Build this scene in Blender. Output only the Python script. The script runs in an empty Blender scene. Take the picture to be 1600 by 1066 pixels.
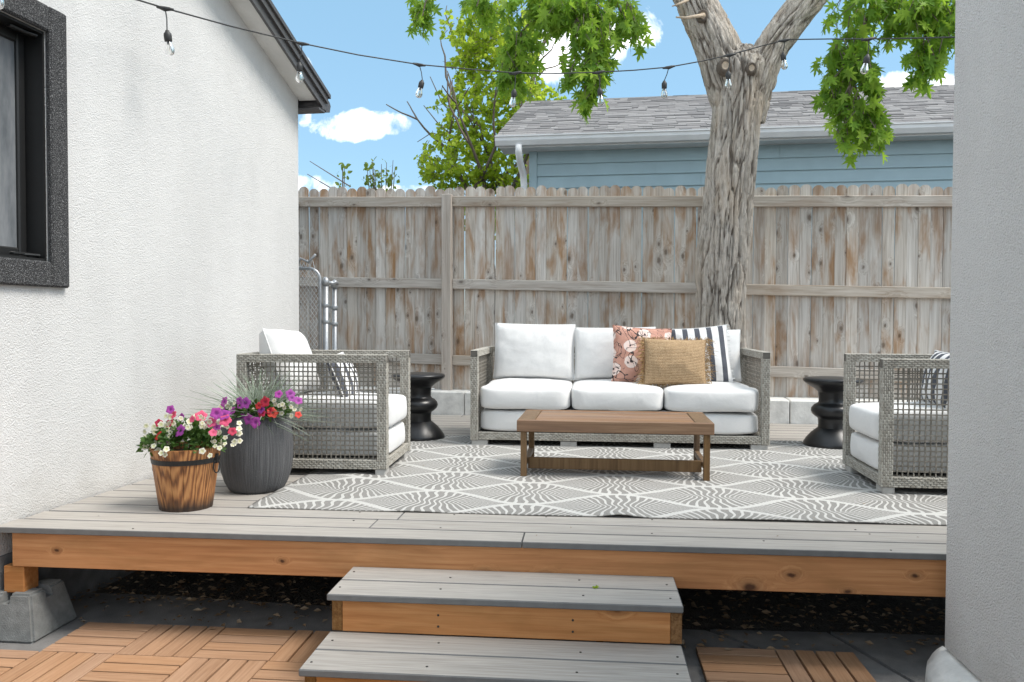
import bpy, bmesh, math, random
from math import sin, cos, pi, radians, sqrt, atan2, tan
from mathutils import Vector, Matrix, noise
random.seed(7)
V = Vector
scene = bpy.context.scene
col = scene.collection

# ------------------------------------------------------------------ camera
PW, PH = 1600.0, 1066.0
F, YAW, PITCH, ROLL, CAMH = 1259.76, -0.09401, -0.026, 0.00261, 0.8476
_f = V((sin(YAW)*cos(PITCH), cos(YAW)*cos(PITCH), sin(PITCH)))
_r0 = V((cos(YAW), -sin(YAW), 0)); _u0 = _r0.cross(_f)
CR = cos(ROLL)*_r0 + sin(ROLL)*_u0; CU = -sin(ROLL)*_r0 + cos(ROLL)*_u0
CAM = V((0, 0, CAMH))
cam = bpy.data.cameras.new('camera'); camo = bpy.data.objects.new('camera', cam); col.objects.link(camo)
M3 = Matrix((CR, CU, -_f)).transposed()
camo.matrix_world = Matrix.Translation(CAM) @ M3.to_4x4()
cam.sensor_width = 36; cam.lens = 36*F/PW; cam.clip_end = 3000; cam.clip_start = 0.05
scene.camera = camo
scene.render.resolution_x, scene.render.resolution_y = 1024, 682
def ray(x, y): return CR*((x-PW/2)/F) - CU*((y-PH/2)/F) + _f
def onY(x, y, Y): d = ray(x, y); return CAM + d*(Y/d.y)
def onZ(x, y, Z=0.0): d = ray(x, y); return CAM + d*((Z-CAMH)/d.z)

# ------------------------------------------------------------------ world, sun, exposure
SUN_EL, SUN_AZ = radians(56), radians(100)      # azimuth clockwise from +Y: to the right
def N(nt, typ, ins=None, **props):
    n = nt.nodes.new(typ)
    for k, v in props.items(): setattr(n, k, v)
    for k, v in (ins or {}).items():
        s = n.inputs[k]
        if isinstance(v, bpy.types.NodeSocket): nt.links.new(v, s)
        else: s.default_value = v
    return n
def MA(nt, op, a, b=None, c=None, clamp=False):
    n = nt.nodes.new('ShaderNodeMath'); n.operation = op; n.use_clamp = clamp
    for i, v in enumerate((a, b, c)):
        if v is None: continue
        if isinstance(v, bpy.types.NodeSocket): nt.links.new(v, n.inputs[i])
        else: n.inputs[i].default_value = v
    return n.outputs[0]
def RAMP(nt, fac, stops, interp='LINEAR'):
    n = nt.nodes.new('ShaderNodeValToRGB'); n.color_ramp.interpolation = interp
    e = n.color_ramp.elements
    while len(e) < len(stops): e.new(0.5)
    for i, (p, c) in enumerate(stops):
        e[i].position = p
        e[i].color = (c, c, c, 1) if not hasattr(c, '__len__') else (*c[:3], 1)
    nt.links.new(fac, n.inputs[0]); return n.outputs[0]
def MIX(nt, fac, a, b, blend='MIX'):
    n = nt.nodes.new('ShaderNodeMix'); n.data_type = 'RGBA'; n.blend_type = blend
    for idx, v in ((0, fac), (6, a), (7, b)):
        if isinstance(v, bpy.types.NodeSocket): nt.links.new(v, n.inputs[idx])
        elif idx == 0: n.inputs[0].default_value = v
        else: n.inputs[idx].default_value = (*v[:3], 1)
    return n.outputs[2]
world = bpy.data.worlds.new('World'); scene.world = world; world.use_nodes = True
wt = world.node_tree; wt.nodes.clear()
sky = N(wt, 'ShaderNodeTexSky', sky_type='NISHITA', sun_disc=False, sun_elevation=SUN_EL, sun_rotation=SUN_AZ,
        altitude=1600, air_density=1.1, dust_density=0.6, ozone_density=1.2)
tc = N(wt, 'ShaderNodeTexCoord'); sx = N(wt, 'ShaderNodeSeparateXYZ', {0: tc.outputs['Generated']})
ay = MA(wt, 'MAXIMUM', MA(wt, 'ABSOLUTE', sx.outputs[1]), 0.05)
gx = MA(wt, 'DIVIDE', sx.outputs[0], ay); gz = MA(wt, 'DIVIDE', sx.outputs[2], ay)
gv = N(wt, 'ShaderNodeCombineXYZ', {0: gx, 1: 0.37, 2: gz}).outputs[0]
n1 = N(wt, 'ShaderNodeTexNoise', {'Vector': gv, 'Scale': 17.0, 'Detail': 9.0, 'Roughness': 0.6, 'Distortion': 0.35}).outputs[0]
n2 = N(wt, 'ShaderNodeTexNoise', {'Vector': gv, 'Scale': 1.6, 'Detail': 3.0}).outputs[0]
mask = None
for (px, py, ax, az) in ((565, 196, 92, 24), (528, 192, 40, 15), (610, 195, 50, 20), (865, 80, 110, 50), (985, 45, 55, 30), (905, 65, 80, 36),
                         (1440, 132, 62, 22), (1400, 140, 30, 10), (478, 292, 50, 20), (640, 300, 60, 14), (470, 110, 22, 26), (475, 185, 14, 16)):
    d = ray(px, py); cx, cz = d.x/d.y, d.z/d.y
    a = MA(wt, 'POWER', MA(wt, 'ABSOLUTE', MA(wt, 'DIVIDE', MA(wt, 'SUBTRACT', gx, cx), ax/F)), 2.0)
    b = MA(wt, 'POWER', MA(wt, 'ABSOLUTE', MA(wt, 'DIVIDE', MA(wt, 'SUBTRACT', gz, cz), az/F)), 2.0)
    m = MA(wt, 'SUBTRACT', 1.0, MA(wt, 'ADD', a, b))
    m = MA(wt, 'MAXIMUM', m, -1.0)
    mask = m if mask is None else MA(wt, 'MAXIMUM', mask, m)
away = MA(wt, 'MULTIPLY', MA(wt, 'SUBTRACT', n2, 0.38), 5.0)      # clouds added over the unseen sky for more white fill light
far = MA(wt, 'ADD', MA(wt, 'GREATER_THAN', gz, 0.55), MA(wt, 'LESS_THAN', sx.outputs[1], 0.0), clamp=True)
far = MA(wt, 'MAXIMUM', far, MA(wt, 'GREATER_THAN', MA(wt, 'ABSOLUTE', gx), 0.8))
mask = MA(wt, 'MAXIMUM', mask, MA(wt, 'SUBTRACT', MA(wt, 'MULTIPLY', away, far), MA(wt, 'SUBTRACT', 1.0, far)))
cl = MA(wt, 'ADD', MA(wt, 'SUBTRACT', MA(wt, 'MULTIPLY', MA(wt, 'MINIMUM', mask, 0.55), 1.3), 0.1), MA(wt, 'MULTIPLY', MA(wt, 'SUBTRACT', n1, 0.5), 5.5))
cl = RAMP(wt, cl, [(0.0, 0.0), (1.0, 1.0)])
shade = RAMP(wt, n1, [(0.40, (3.3, 3.5, 3.8)), (0.66, (6.7, 6.6, 6.3))])
skyc = MIX(wt, 0.5, N(wt, 'ShaderNodeVectorMath', {0: sky.outputs[0], 3: 0.43}, operation='SCALE').outputs[0], (1.15, 2.15, 2.85))
final = MIX(wt, MA(wt, 'MULTIPLY', cl, 0.92), skyc, shade)
bg = N(wt, 'ShaderNodeBackground', {'Color': final, 'Strength': 0.080})
wo = N(wt, 'ShaderNodeOutputWorld', {'Surface': bg.outputs[0]})
sun = bpy.data.lights.new('sun', 'SUN'); sun.energy = 0.85; sun.angle = radians(24); sun.color = (1.0, 0.95, 0.88)
suno = bpy.data.objects.new('sun', sun); col.objects.link(suno)
sd = V((sin(SUN_AZ)*cos(SUN_EL), cos(SUN_AZ)*cos(SUN_EL), sin(SUN_EL)))
suno.rotation_euler = (-sd).to_track_quat('-Z', 'Y').to_euler(); suno.location = sd*30
vs = scene.view_settings; vs.view_transform = 'Standard'; vs.look = 'None'; vs.gamma = 1.0; vs.use_curve_mapping = False
vs.exposure = 2.32
scene.cycles.max_bounces = 7; scene.cycles.diffuse_bounces = 4; scene.cycles.transmission_bounces = 5; scene.cycles.transparent_max_bounces = 4

# ------------------------------------------------------------------ mesh helpers
class MB:
    def __init__(s): s.v = []; s.f = []; s.m = []
    def add(s, vs_, fs, mi=0):
        o = len(s.v); s.v.extend([tuple(p) for p in vs_])
        s.f.extend([tuple(i+o for i in f) for f in fs]); s.m.extend([mi]*len(fs))
    def box(s, a, b, T=None, mi=0):
        x0, y0, z0 = a; x1, y1, z1 = b
        p = [V(c) for c in ((x0,y0,z0),(x1,y0,z0),(x1,y1,z0),(x0,y1,z0),(x0,y0,z1),(x1,y0,z1),(x1,y1,z1),(x0,y1,z1))]
        if T: p = [T @ q for q in p]
        s.add(p, [(3,2,1,0),(4,5,6,7),(0,1,5,4),(1,2,6,5),(2,3,7,6),(3,0,4,7)], mi)
    def cbox(s, a, b, c=0.004, T=None, mi=0):
        """box with chamfered edges"""
        lo = V(a); hi = V(b); ctr = (lo+hi)/2; h = (hi-lo)/2
        c = min(c, min(h)*0.9)
        vs_ = []; idx = {}
        for sx_ in (-1, 1):
            for sy_ in (-1, 1):
                for sz_ in (-1, 1):
                    for ax in range(3):
                        p = V((sx_*(h.x-c), sy_*(h.y-c), sz_*(h.z-c)))
                        p[ax] = (sx_, sy_, sz_)[ax]*h[ax]
                        idx[(sx_, sy_, sz_, ax)] = len(vs_)
                        q = ctr+p
                        vs_.append(T @ q if T else q)
        fs = []
        for ax in range(3):
            o1, o2 = (ax+1) % 3, (ax+2) % 3
            for sg in (-1, 1):
                def key(a1, a2, A=ax):
                    k = [0, 0, 0]; k[ax] = sg; k[o1] = a1; k[o2] = a2
                    return idx[(k[0], k[1], k[2], A)]
                q = [key(-1,-1), key(1,-1), key(1,1), key(-1,1)]
                fs.append(tuple(q if sg > 0 else q[::-1]))
            for s1 in (-1, 1):
                for s2 in (-1, 1):
                    def k2(a0, A):
                        k = [0, 0, 0]; k[ax] = a0; k[o1] = s1; k[o2] = s2
                        return idx[(k[0], k[1], k[2], A)]
                    q = [k2(-1, o1), k2(1, o1), k2(1, o2), k2(-1, o2)]
                    fs.append(tuple(q if s1*s2 < 0 else q[::-1]))
        for sx_ in (-1, 1):
            for sy_ in (-1, 1):
                for sz_ in (-1, 1):
                    q = [idx[(sx_, sy_, sz_, a_)] for a_ in range(3)]
                    fs.append(tuple(q if sx_*sy_*sz_ > 0 else q[::-1]))
        s.add(vs_, fs, mi)
    def prism(s, pts, d, mi=0):
        """planar polygon pts extruded by vector d"""
        n = len(pts); p = [V(q) for q in pts]; q = [a+V(d) for a in p]
        s.add(p+q, [tuple(range(n))[::-1], tuple(range(n, 2*n))] + [(i, (i+1) % n, n+(i+1) % n, n+i) for i in range(n)], mi)
    def tube(s, path, r, n=8, mi=0, cap=True):
        path = [V(p) for p in path]; rr = r if hasattr(r, '__len__') else [r]*len(path)
        o = []; up = None
        for i, p in enumerate(path):
            t = (path[min(i+1, len(path)-1)]-path[max(i-1, 0)])
            if t.length < 1e-9: t = V((0, 0, 1))
            t.normalize()
            if up is None: up = t.orthogonal().normalized()
            up = (up - t*up.dot(t)); up = up.normalized() if up.length > 1e-6 else t.orthogonal().normalized()
            b = t.cross(up)
            o += [p+(up*cos(2*pi*k/n)+b*sin(2*pi*k/n))*rr[i] for k in range(n)]
        L = len(path)
        fs = [(i*n+k, i*n+(k+1) % n, (i+1)*n+(k+1) % n, (i+1)*n+k) for i in range(L-1) for k in range(n)]
        if cap: fs += [tuple(range(n))[::-1], tuple(range((L-1)*n, L*n))]
        s.add(o, fs, mi)
    def lathe(s, prof, n=32, c=(0, 0, 0), mi=0, closed=True):
        o = []; L = len(prof)
        for (r, z) in prof: o += [(c[0]+r*cos(2*pi*k/n), c[1]+r*sin(2*pi*k/n), c[2]+z) for k in range(n)]
        fs = [(i*n+k, i*n+(k+1) % n, (i+1)*n+(k+1) % n, (i+1)*n+k) for i in range(L-1) for k in range(n)]
        if closed: fs += [tuple(range(n))[::-1], tuple(range((L-1)*n, L*n))]
        s.add(o, fs, mi)
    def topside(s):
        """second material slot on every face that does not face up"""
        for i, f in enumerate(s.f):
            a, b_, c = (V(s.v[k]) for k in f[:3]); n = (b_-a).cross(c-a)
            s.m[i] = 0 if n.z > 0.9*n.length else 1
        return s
    def mesh(s, name, mats, smooth=False):
        me = bpy.data.meshes.new(name); me.from_pydata(s.v, [], s.f)
        for m in (mats if isinstance(mats, (list, tuple)) else [mats]): me.materials.append(m)
        if len(me.materials) > 1: me.polygons.foreach_set('material_index', s.m)
        if smooth: me.polygons.foreach_set('use_smooth', [True]*len(me.polygons))
        me.update(); return me
    def build(s, name, mats, parent=None, smooth=False, loc=None, rot=None):
        return link(name, s.mesh(name, mats, smooth), parent, loc, rot)
def link(name, me, parent=None, loc=None, rot=None, scale=None):
    o = bpy.data.objects.new(name, me); col.objects.link(o)
    if parent: o.parent = parent
    if loc is not None: o.location = loc
    if rot is not None: o.rotation_euler = rot
    if scale is not None: o.scale = scale if hasattr(scale, '__len__') else (scale,)*3
    return o
def thing(name, label, cat, loc=(0, 0, 0), rz=0.0, group=None):
    o = bpy.data.objects.new(name, None); col.objects.link(o); o.location = loc; o.rotation_euler = (0, 0, rz)
    o.empty_display_size = 0.1
    return tag(o, label, cat, group)
def tag(o, label, cat, group=None, kind=None):
    o['label'] = label; o['category'] = cat
    if group: o['group'] = group
    if kind: o['kind'] = kind
    return o
def struct(o): o['kind'] = 'structure'; return o
def stuff(o): o['kind'] = 'stuff'; return o
def frame(o, x, y, z):   # matrix with given axes
    return Matrix(((x.x, y.x, z.x, o.x), (x.y, y.y, z.y, o.y), (x.z, y.z, z.z, o.z), (0, 0, 0, 1)))
def autosmooth(o, ang=40):
    me = o.data; bm = bmesh.new(); bm.from_mesh(me)
    for f in bm.faces: f.smooth = True
    for e in bm.edges:
        if len(e.link_faces) == 2 and e.calc_face_angle(0) > radians(ang): e.smooth = False
    bm.to_mesh(me); bm.free(); return o

# ------------------------------------------------------------------ materials
def newmat(name):
    m = bpy.data.materials.new(name); m.use_nodes = True; nt = m.node_tree; nt.nodes.clear()
    out = N(nt, 'ShaderNodeOutputMaterial'); b = N(nt, 'ShaderNodeBsdfPrincipled')
    nt.links.new(b.outputs[0], out.inputs[0]); return m, nt, b, out
def setc(nt, sock, v):
    if isinstance(v, bpy.types.NodeSocket): nt.links.new(v, sock)
    elif hasattr(v, '__len__'): sock.default_value = (*v[:3], 1)
    else: sock.default_value = v
def ocoord(nt, rnd=True, scale=(1, 1, 1)):
    t = N(nt, 'ShaderNodeTexCoord').outputs['Object']
    if rnd:
        oi = N(nt, 'ShaderNodeObjectInfo').outputs['Random']
        off = N(nt, 'ShaderNodeCombineXYZ', {0: MA(nt, 'MULTIPLY', oi, 91.0), 1: MA(nt, 'MULTIPLY', oi, 57.0), 2: MA(nt, 'MULTIPLY', oi, 73.0)}).outputs[0]
        t = N(nt, 'ShaderNodeVectorMath', {0: t, 1: off}, operation='ADD').outputs[0]
    return N(nt, 'ShaderNodeMapping', {'Vector': t, 'Scale': scale}).outputs[0]
def noise_(nt, vec, scale, detail=4.0, rough=0.55, dist=0.0):
    return N(nt, 'ShaderNodeTexNoise', {'Vector': vec, 'Scale': scale, 'Detail': detail, 'Roughness': rough, 'Distortion': dist}).outputs[0]
def bump(nt, b, h, strength=0.3, dist=0.01):
    n = N(nt, 'ShaderNodeBump', {'Height': h, 'Strength': strength, 'Distance': dist})
    nt.links.new(n.outputs[0], b.inputs['Normal']); return n
def plain(name, c, rough=0.6, metal=0.0, var=0.12, nscale=30, bs=0.0, bscale=200, spec=0.5, rnd=True, bdist=0.004):
    m, nt, b, o = newmat(name); v = ocoord(nt, rnd)
    n = noise_(nt, v, nscale, 5)
    c0 = tuple(x*(1-var) for x in c); c1 = tuple(min(1, x*(1+var)) for x in c)
    nt.links.new(RAMP(nt, n, [(0.3, c0), (0.7, c1)]), b.inputs['Base Color'])
    b.inputs['Roughness'].default_value = rough; b.inputs['Metallic'].default_value = metal
    b.inputs['Specular IOR Level'].default_value = spec
    if bs: bump(nt, b, noise_(nt, v, bscale, 3), bs, bdist)
    return m
def island(name, cols, rough=0.6, spec=0.3, bs=0.0, bscale=300, transl=0.0, tcol=None, nscale=0):
    """colour varies per mesh island"""
    m, nt, b, o = newmat(name)
    r = N(nt, 'ShaderNodeNewGeometry').outputs['Random Per Island']
    k = len(cols)-1
    c = RAMP(nt, r, [(i/k, cc) for i, cc in enumerate(cols)])
    if nscale:
        c = MIX(nt, 0.55, c, RAMP(nt, noise_(nt, ocoord(nt, False), nscale, 3), [(0.35, cols[0]), (0.65, cols[-1])]))
    nt.links.new(c, b.inputs['Base Color'])
    b.inputs['Roughness'].default_value = rough; b.inputs['Specular IOR Level'].default_value = spec
    if bs: bump(nt, b, noise_(nt, ocoord(nt, False), bscale, 2), bs, 0.003)
    if transl:
        t = N(nt, 'ShaderNodeBsdfTranslucent'); setc(nt, t.inputs[0], MIX(nt, 0.65, c, tcol or cols[-1]))
        mx = N(nt, 'ShaderNodeMixShader', {0: transl}); nt.links.new(b.outputs[0], mx.inputs[1]); nt.links.new(t.outputs[0], mx.inputs[2])
        nt.links.new(mx.outputs[0], o.inputs[0])
    return m
def wood(name, base, dark, light, axis=0, grain=1.0, rough=0.6, patch=None, patchamt=0.5, knots=0.0, knotcol=(0.05, 0.03, 0.02), bs=0.25,
         tone=0.25, spec=0.3, kscale=3.0, kthr=0.12, gs=1.0, satv=0.4):
    m, nt, b, o = newmat(name)
    s1 = [60*gs, 60*gs, 60*gs]; s1[axis] = 2.2*gs
    s2 = [9, 9, 9]; s2[axis] = 2.0
    v1 = ocoord(nt, True, s1); v2 = ocoord(nt, True, s2)
    kn = None
    if knots:
        tk = ocoord(nt, True); sk_ = N(nt, 'ShaderNodeSeparateXYZ', {0: tk}); oth = [i for i in range(3) if i != axis]
        wob_ = MA(nt, 'MULTIPLY', MA(nt, 'SUBTRACT', N(nt, 'ShaderNodeTexNoise', {'Vector': tk, 'Scale': 45.0}).outputs[0], 0.5), 0.012)
        vk = N(nt, 'ShaderNodeCombineXYZ', {0: MA(nt, 'MULTIPLY', MA(nt, 'ADD', sk_.outputs[axis], wob_), kscale), 1: MA(nt, 'MULTIPLY', MA(nt, 'ADD', MA(nt, 'ADD', sk_.outputs[oth[0]], sk_.outputs[oth[1]]), wob_), kscale*1.7), 2: 0.0}).outputs[0]
        vor = N(nt, 'ShaderNodeTexVoronoi', {'Vector': vk, 'Scale': 1.0, 'Randomness': 1.0}, voronoi_dimensions='2D')
        csep = N(nt, 'ShaderNodeSeparateColor', {0: vor.outputs['Color']})
        kd = MA(nt, 'ADD', MA(nt, 'DIVIDE', vor.outputs['Distance'], MA(nt, 'ADD', 0.35, csep.outputs[0])), MA(nt, 'MULTIPLY', MA(nt, 'GREATER_THAN', csep.outputs[1], 0.5), 5.0))
        kn = kd
        halo = RAMP(nt, kd, [(0.0, 1.0), (0.45, 0.0)], 'EASE')
        v1 = N(nt, 'ShaderNodeVectorMath', {0: v1, 1: N(nt, 'ShaderNodeCombineXYZ', {0: MA(nt, 'MULTIPLY', halo, 3.0), 1: MA(nt, 'MULTIPLY', halo, 3.0), 2: MA(nt, 'MULTIPLY', halo, 3.0)}).outputs[0]}, operation='ADD').outputs[0]
    g = noise_(nt, v1, grain, 6, 0.6, 0.6); w = noise_(nt, v2, 1.0, 4, 0.6, 0.4)
    c = RAMP(nt, g, [(0.28, dark), (0.5, base), (0.72, light)])
    if patch:
        pf = MA(nt, 'MULTIPLY', RAMP(nt, w, [(0.46, 0.0), (0.66, 1.0)]), patchamt)
        c = MIX(nt, pf, c, MIX(nt, g, tuple(x*0.5 for x in patch), patch))
    rnd = N(nt, 'ShaderNodeObjectInfo').outputs['Random']
    r2 = MA(nt, 'FRACT', MA(nt, 'MULTIPLY', rnd, 17.31))
    hs = N(nt, 'ShaderNodeHueSaturation', {'Value': MA(nt, 'ADD', 1-tone/2, MA(nt, 'MULTIPLY', rnd, tone)), 'Saturation': MA(nt, 'ADD', 1-satv/2, MA(nt, 'MULTIPLY', r2, satv)), 'Color': c})
    c = hs.outputs[0]
    if knots:
        kf = MA(nt, 'MULTIPLY', RAMP(nt, kn, [(kthr*0.45, 1.0), (kthr, 0.35), (kthr*2.3, 0.0)]), knots)
        c = MIX(nt, kf, c, knotcol)
    nt.links.new(c, b.inputs['Base Color']); b.inputs['Roughness'].default_value = rough; b.inputs['Specular IOR Level'].default_value = spec
    if bs: bump(nt, b, g, bs, 0.003)
    return m
def stucco(name, c, scale=95, strength=0.7, var=0.05, stain=0.06, speck=None, dist=0.012, dirt=None):
    m, nt, b, o = newmat(name); v = ocoord(nt, False)
    a = noise_(nt, v, scale, 3, 0.6, 0.3)
    k = N(nt, 'ShaderNodeTexVoronoi', {'Vector': v, 'Scale': scale*1.3}, feature='SMOOTH_F1').outputs['Distance']
    l = noise_(nt, N(nt, 'ShaderNodeMapping', {'Vector': v, 'Scale': (1, 1, 0.35)}).outputs[0], 1.7, 5, 0.6)
    c0 = tuple(x*(1-stain) for x in c)
    cc = RAMP(nt, l, [(0.32, c0), (0.62, c)])
    cc = MIX(nt, RAMP(nt, a, [(0.25, 0.55), (0.5, 0.0)]), cc, tuple(x*(1-var*4) for x in c))
    if speck: cc = MIX(nt, RAMP(nt, noise_(nt, v, scale*1.1, 2), [(0.52, 0.0), (0.66, 1.0)]), cc, speck)
    if dirt is not None:     # rain splash stains along the foot of the wall
        zz = MA(nt, 'SUBTRACT', N(nt, 'ShaderNodeSeparateXYZ', {0: v}).outputs[2], dirt)
        zz = MA(nt, 'ADD', zz, MA(nt, 'MULTIPLY', MA(nt, 'SUBTRACT', noise_(nt, v, 5.0, 6, 0.65), 0.5), -0.45))
        cc = MIX(nt, RAMP(nt, zz, [(0.0, 0.30), (0.16, 0.0)]), cc, (0.36, 0.33, 0.29))
    nt.links.new(cc, b.inputs['Base Color']); b.inputs['Roughness'].default_value = 0.9; b.inputs['Specular IOR Level'].default_value = 0.2
    h = MA(nt, 'ADD', MA(nt, 'ADD', a, MA(nt, 'MULTIPLY', noise_(nt, v, 9.0, 3, 0.5, 0.8), 0.8)), MA(nt, 'MULTIPLY', k, 0.6))
    bump(nt, b, h, strength, dist); return m
def fabric(name, c, scale=420, bs=0.25, rough=0.9, var=0.05, wr=0.35):
    m, nt, b, o = newmat(name); v = ocoord(nt, True)
    n = noise_(nt, N(nt, 'ShaderNodeMapping', {'Vector': v, 'Scale': (1, 1, 6)}).outputs[0], 60, 3)
    nt.links.new(RAMP(nt, n, [(0.3, tuple(x*(1-var) for x in c)), (0.7, c)]), b.inputs['Base Color'])
    b.inputs['Roughness'].default_value = rough; b.inputs['Specular IOR Level'].default_value = 0.15
    b.inputs['Sheen Weight'].default_value = 0.15
    h = MA(nt, 'ADD', MA(nt, 'MULTIPLY', noise_(nt, v, scale, 2), 0.12), MA(nt, 'MULTIPLY', noise_(nt, v, 7, 3, 0.5, 0.6), 1.0))
    bump(nt, b, h, wr, 0.02); return m
MT = {}
MT['stucco_white'] = stucco('stucco_white', (0.66, 0.653, 0.64), 130, 0.5, 0.03, 0.12, dirt=0.0)
MT['stucco_grey'] = stucco('stucco_grey', (0.73, 0.715, 0.70), 150, 0.8, 0.06, 0.10, dirt=-0.31)
MT['stucco_black'] = stucco('stucco_black', (0.055, 0.055, 0.057), 210, 0.9, 0.05, 0.2, speck=(0.28, 0.28, 0.28))
MT['black_paint'] = plain('black_paint', (0.012, 0.012, 0.012), 0.45, bs=0.1)
MT['dark_metal'] = plain('dark_metal', (0.09, 0.085, 0.085), 0.45, 0.2, bs=0.05)
MT['white_paint'] = plain('white_paint', (0.74, 0.74, 0.74), 0.5, var=0.06, nscale=6)
MT['soffit'] = plain('soffit', (0.72, 0.71, 0.68), 0.7, var=0.08, nscale=5)
MT['foundation'] = plain('foundation', (0.16, 0.16, 0.16), 0.9, var=0.3, nscale=12, bs=0.5, bscale=70)
MT['fence'] = wood('fence_wood', (0.55, 0.505, 0.455), (0.36, 0.31, 0.265), (0.67, 0.635, 0.59), 2, 1.0, 0.85, patch=(0.44, 0.25, 0.125), patchamt=0.85,
                   knots=0.75, knotcol=(0.09, 0.055, 0.035), kscale=3.6, kthr=0.10, tone=0.34)
MT['fence_rail'] = wood('fence_rail_wood', (0.47, 0.42, 0.365), (0.33, 0.28, 0.235), (0.57, 0.525, 0.475), 0, 1.0, 0.85, patch=(0.32, 0.2, 0.12), patchamt=0.4,
                        knots=0.7, kscale=3.0, kthr=0.07, tone=0.2)
MT['fence_post'] = wood('fence_post_wood', (0.47, 0.40, 0.335), (0.35, 0.285, 0.235), (0.56, 0.50, 0.44), 2, 1.0, 0.85, knots=0.7, kscale=4, kthr=0.06, tone=0.1)
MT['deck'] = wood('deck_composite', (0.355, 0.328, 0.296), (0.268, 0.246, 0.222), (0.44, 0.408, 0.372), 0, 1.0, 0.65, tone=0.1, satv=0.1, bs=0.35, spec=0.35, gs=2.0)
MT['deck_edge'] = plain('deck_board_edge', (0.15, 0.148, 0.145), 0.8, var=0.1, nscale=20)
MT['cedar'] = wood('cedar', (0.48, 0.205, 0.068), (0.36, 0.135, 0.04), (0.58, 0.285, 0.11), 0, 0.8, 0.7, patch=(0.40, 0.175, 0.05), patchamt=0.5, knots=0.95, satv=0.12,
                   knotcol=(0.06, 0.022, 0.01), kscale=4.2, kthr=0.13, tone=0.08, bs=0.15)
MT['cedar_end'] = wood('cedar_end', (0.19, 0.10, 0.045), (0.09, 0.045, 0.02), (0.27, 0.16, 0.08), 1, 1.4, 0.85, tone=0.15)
MT['tile_wood'] = wood('tile_slat', (0.37, 0.215, 0.125), (0.29, 0.16, 0.09), (0.43, 0.265, 0.165), 0, 1.2, 0.7, tone=0.14, bs=0.3, gs=1.6, satv=0.14)
MT['table_wood'] = wood('table_wood', (0.21, 0.115, 0.058), (0.12, 0.06, 0.03), (0.31, 0.19, 0.105), 0, 0.8, 0.5, tone=0.2, bs=0.12, spec=0.4, patch=(0.34, 0.19, 0.11), patchamt=0.4)
MT['table_leg'] = wood('table_leg_wood', (0.15, 0.088, 0.04), (0.09, 0.05, 0.022), (0.21, 0.13, 0.065), 2, 0.8, 0.5, tone=0.12, bs=0.1)
MT['tile_grid'] = plain('dark_backing', (0.02, 0.018, 0.016), 0.9)  # dark plastic grid under the tile slats
MT['concrete'] = plain('concrete', (0.17, 0.165, 0.16), 0.9, var=0.22, nscale=9, bs=0.5, bscale=160)
MT['block'] = plain('pier_concrete', (0.19, 0.195, 0.19), 0.92, var=0.2, nscale=26, bs=0.7, bscale=210)
MT['soil'] = plain('soil', (0.05, 0.043, 0.035), 0.95, var=0.45, nscale=25, bs=1.0, bscale=60, bdist=0.02)
MT['curb'] = plain('painted_block', (0.70, 0.69, 0.66), 0.9, var=0.16, nscale=14, bs=0.8, bscale=45)
MT['galv'] = plain('galvanised', (0.42, 0.43, 0.44), 0.42, 0.75, var=0.15, nscale=40)
MT['wire'] = plain('galvanised_wire', (0.55, 0.55, 0.54), 0.5, 0.55, var=0.2, nscale=60)
MT['wicker'] = island('wicker', [(0.28, 0.26, 0.222), (0.37, 0.348, 0.305), (0.45, 0.43, 0.382), (0.32, 0.30, 0.26)], 0.6, 0.35, 0.3, 500)
MT['wicker_strand'] = island('wicker_strand', [(0.15, 0.135, 0.11), (0.22, 0.20, 0.17), (0.27, 0.25, 0.215)], 0.6, 0.35, 0.3, 500)
MT['wicker_core'] = plain('wicker_core', (0.12, 0.11, 0.095), 0.8)
MT['cushion'] = fabric('cushion_fabric', (0.74, 0.735, 0.725))
MT['black_gloss'] = plain('black_lacquer', (0.012, 0.012, 0.013), 0.33, var=0.25, nscale=4, spec=0.5)
MT['cable'] = plain('black_cable', (0.03, 0.03, 0.03), 0.55)
MT['blue_siding'] = plain('blue_siding', (0.37, 0.49, 0.535), 0.6, var=0.05, nscale=4, bs=0.08, bscale=50)
MT['gutter'] = plain('white_gutter', (0.80, 0.79, 0.785), 0.45, var=0.05, nscale=5)
MT['shingle'] = island('shingle', [(0.17, 0.163, 0.163), (0.22, 0.212, 0.21), (0.27, 0.262, 0.258), (0.19, 0.183, 0.183)], 0.95, 0.15, 0.7, 180)
MT['pot'] = None

def bark_mat():
    m, nt, b, o = newmat('bark'); v = ocoord(nt, False, (60, 60, 4.5))
    a = noise_(nt, v, 1.0, 7, 0.65, 0.6); a2 = noise_(nt, ocoord(nt, False, (150, 150, 18)), 1.0, 4)
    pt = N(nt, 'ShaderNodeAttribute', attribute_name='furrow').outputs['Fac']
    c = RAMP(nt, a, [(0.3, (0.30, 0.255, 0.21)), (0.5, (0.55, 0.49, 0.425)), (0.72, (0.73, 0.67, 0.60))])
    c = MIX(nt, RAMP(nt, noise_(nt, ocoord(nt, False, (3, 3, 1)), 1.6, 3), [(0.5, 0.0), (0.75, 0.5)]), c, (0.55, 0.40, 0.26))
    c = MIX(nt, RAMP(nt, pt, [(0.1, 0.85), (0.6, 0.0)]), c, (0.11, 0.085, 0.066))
    nt.links.new(c, b.inputs['Base Color']); b.inputs['Roughness'].default_value = 0.95; b.inputs['Specular IOR Level'].default_value = 0.15
    bump(nt, b, MA(nt, 'ADD', a, MA(nt, 'MULTIPLY', a2, 0.5)), 0.9, 0.025); return m
MT['bark'] = bark_mat()
MT['twig'] = plain('twig', (0.16, 0.125, 0.10), 0.9)
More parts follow.
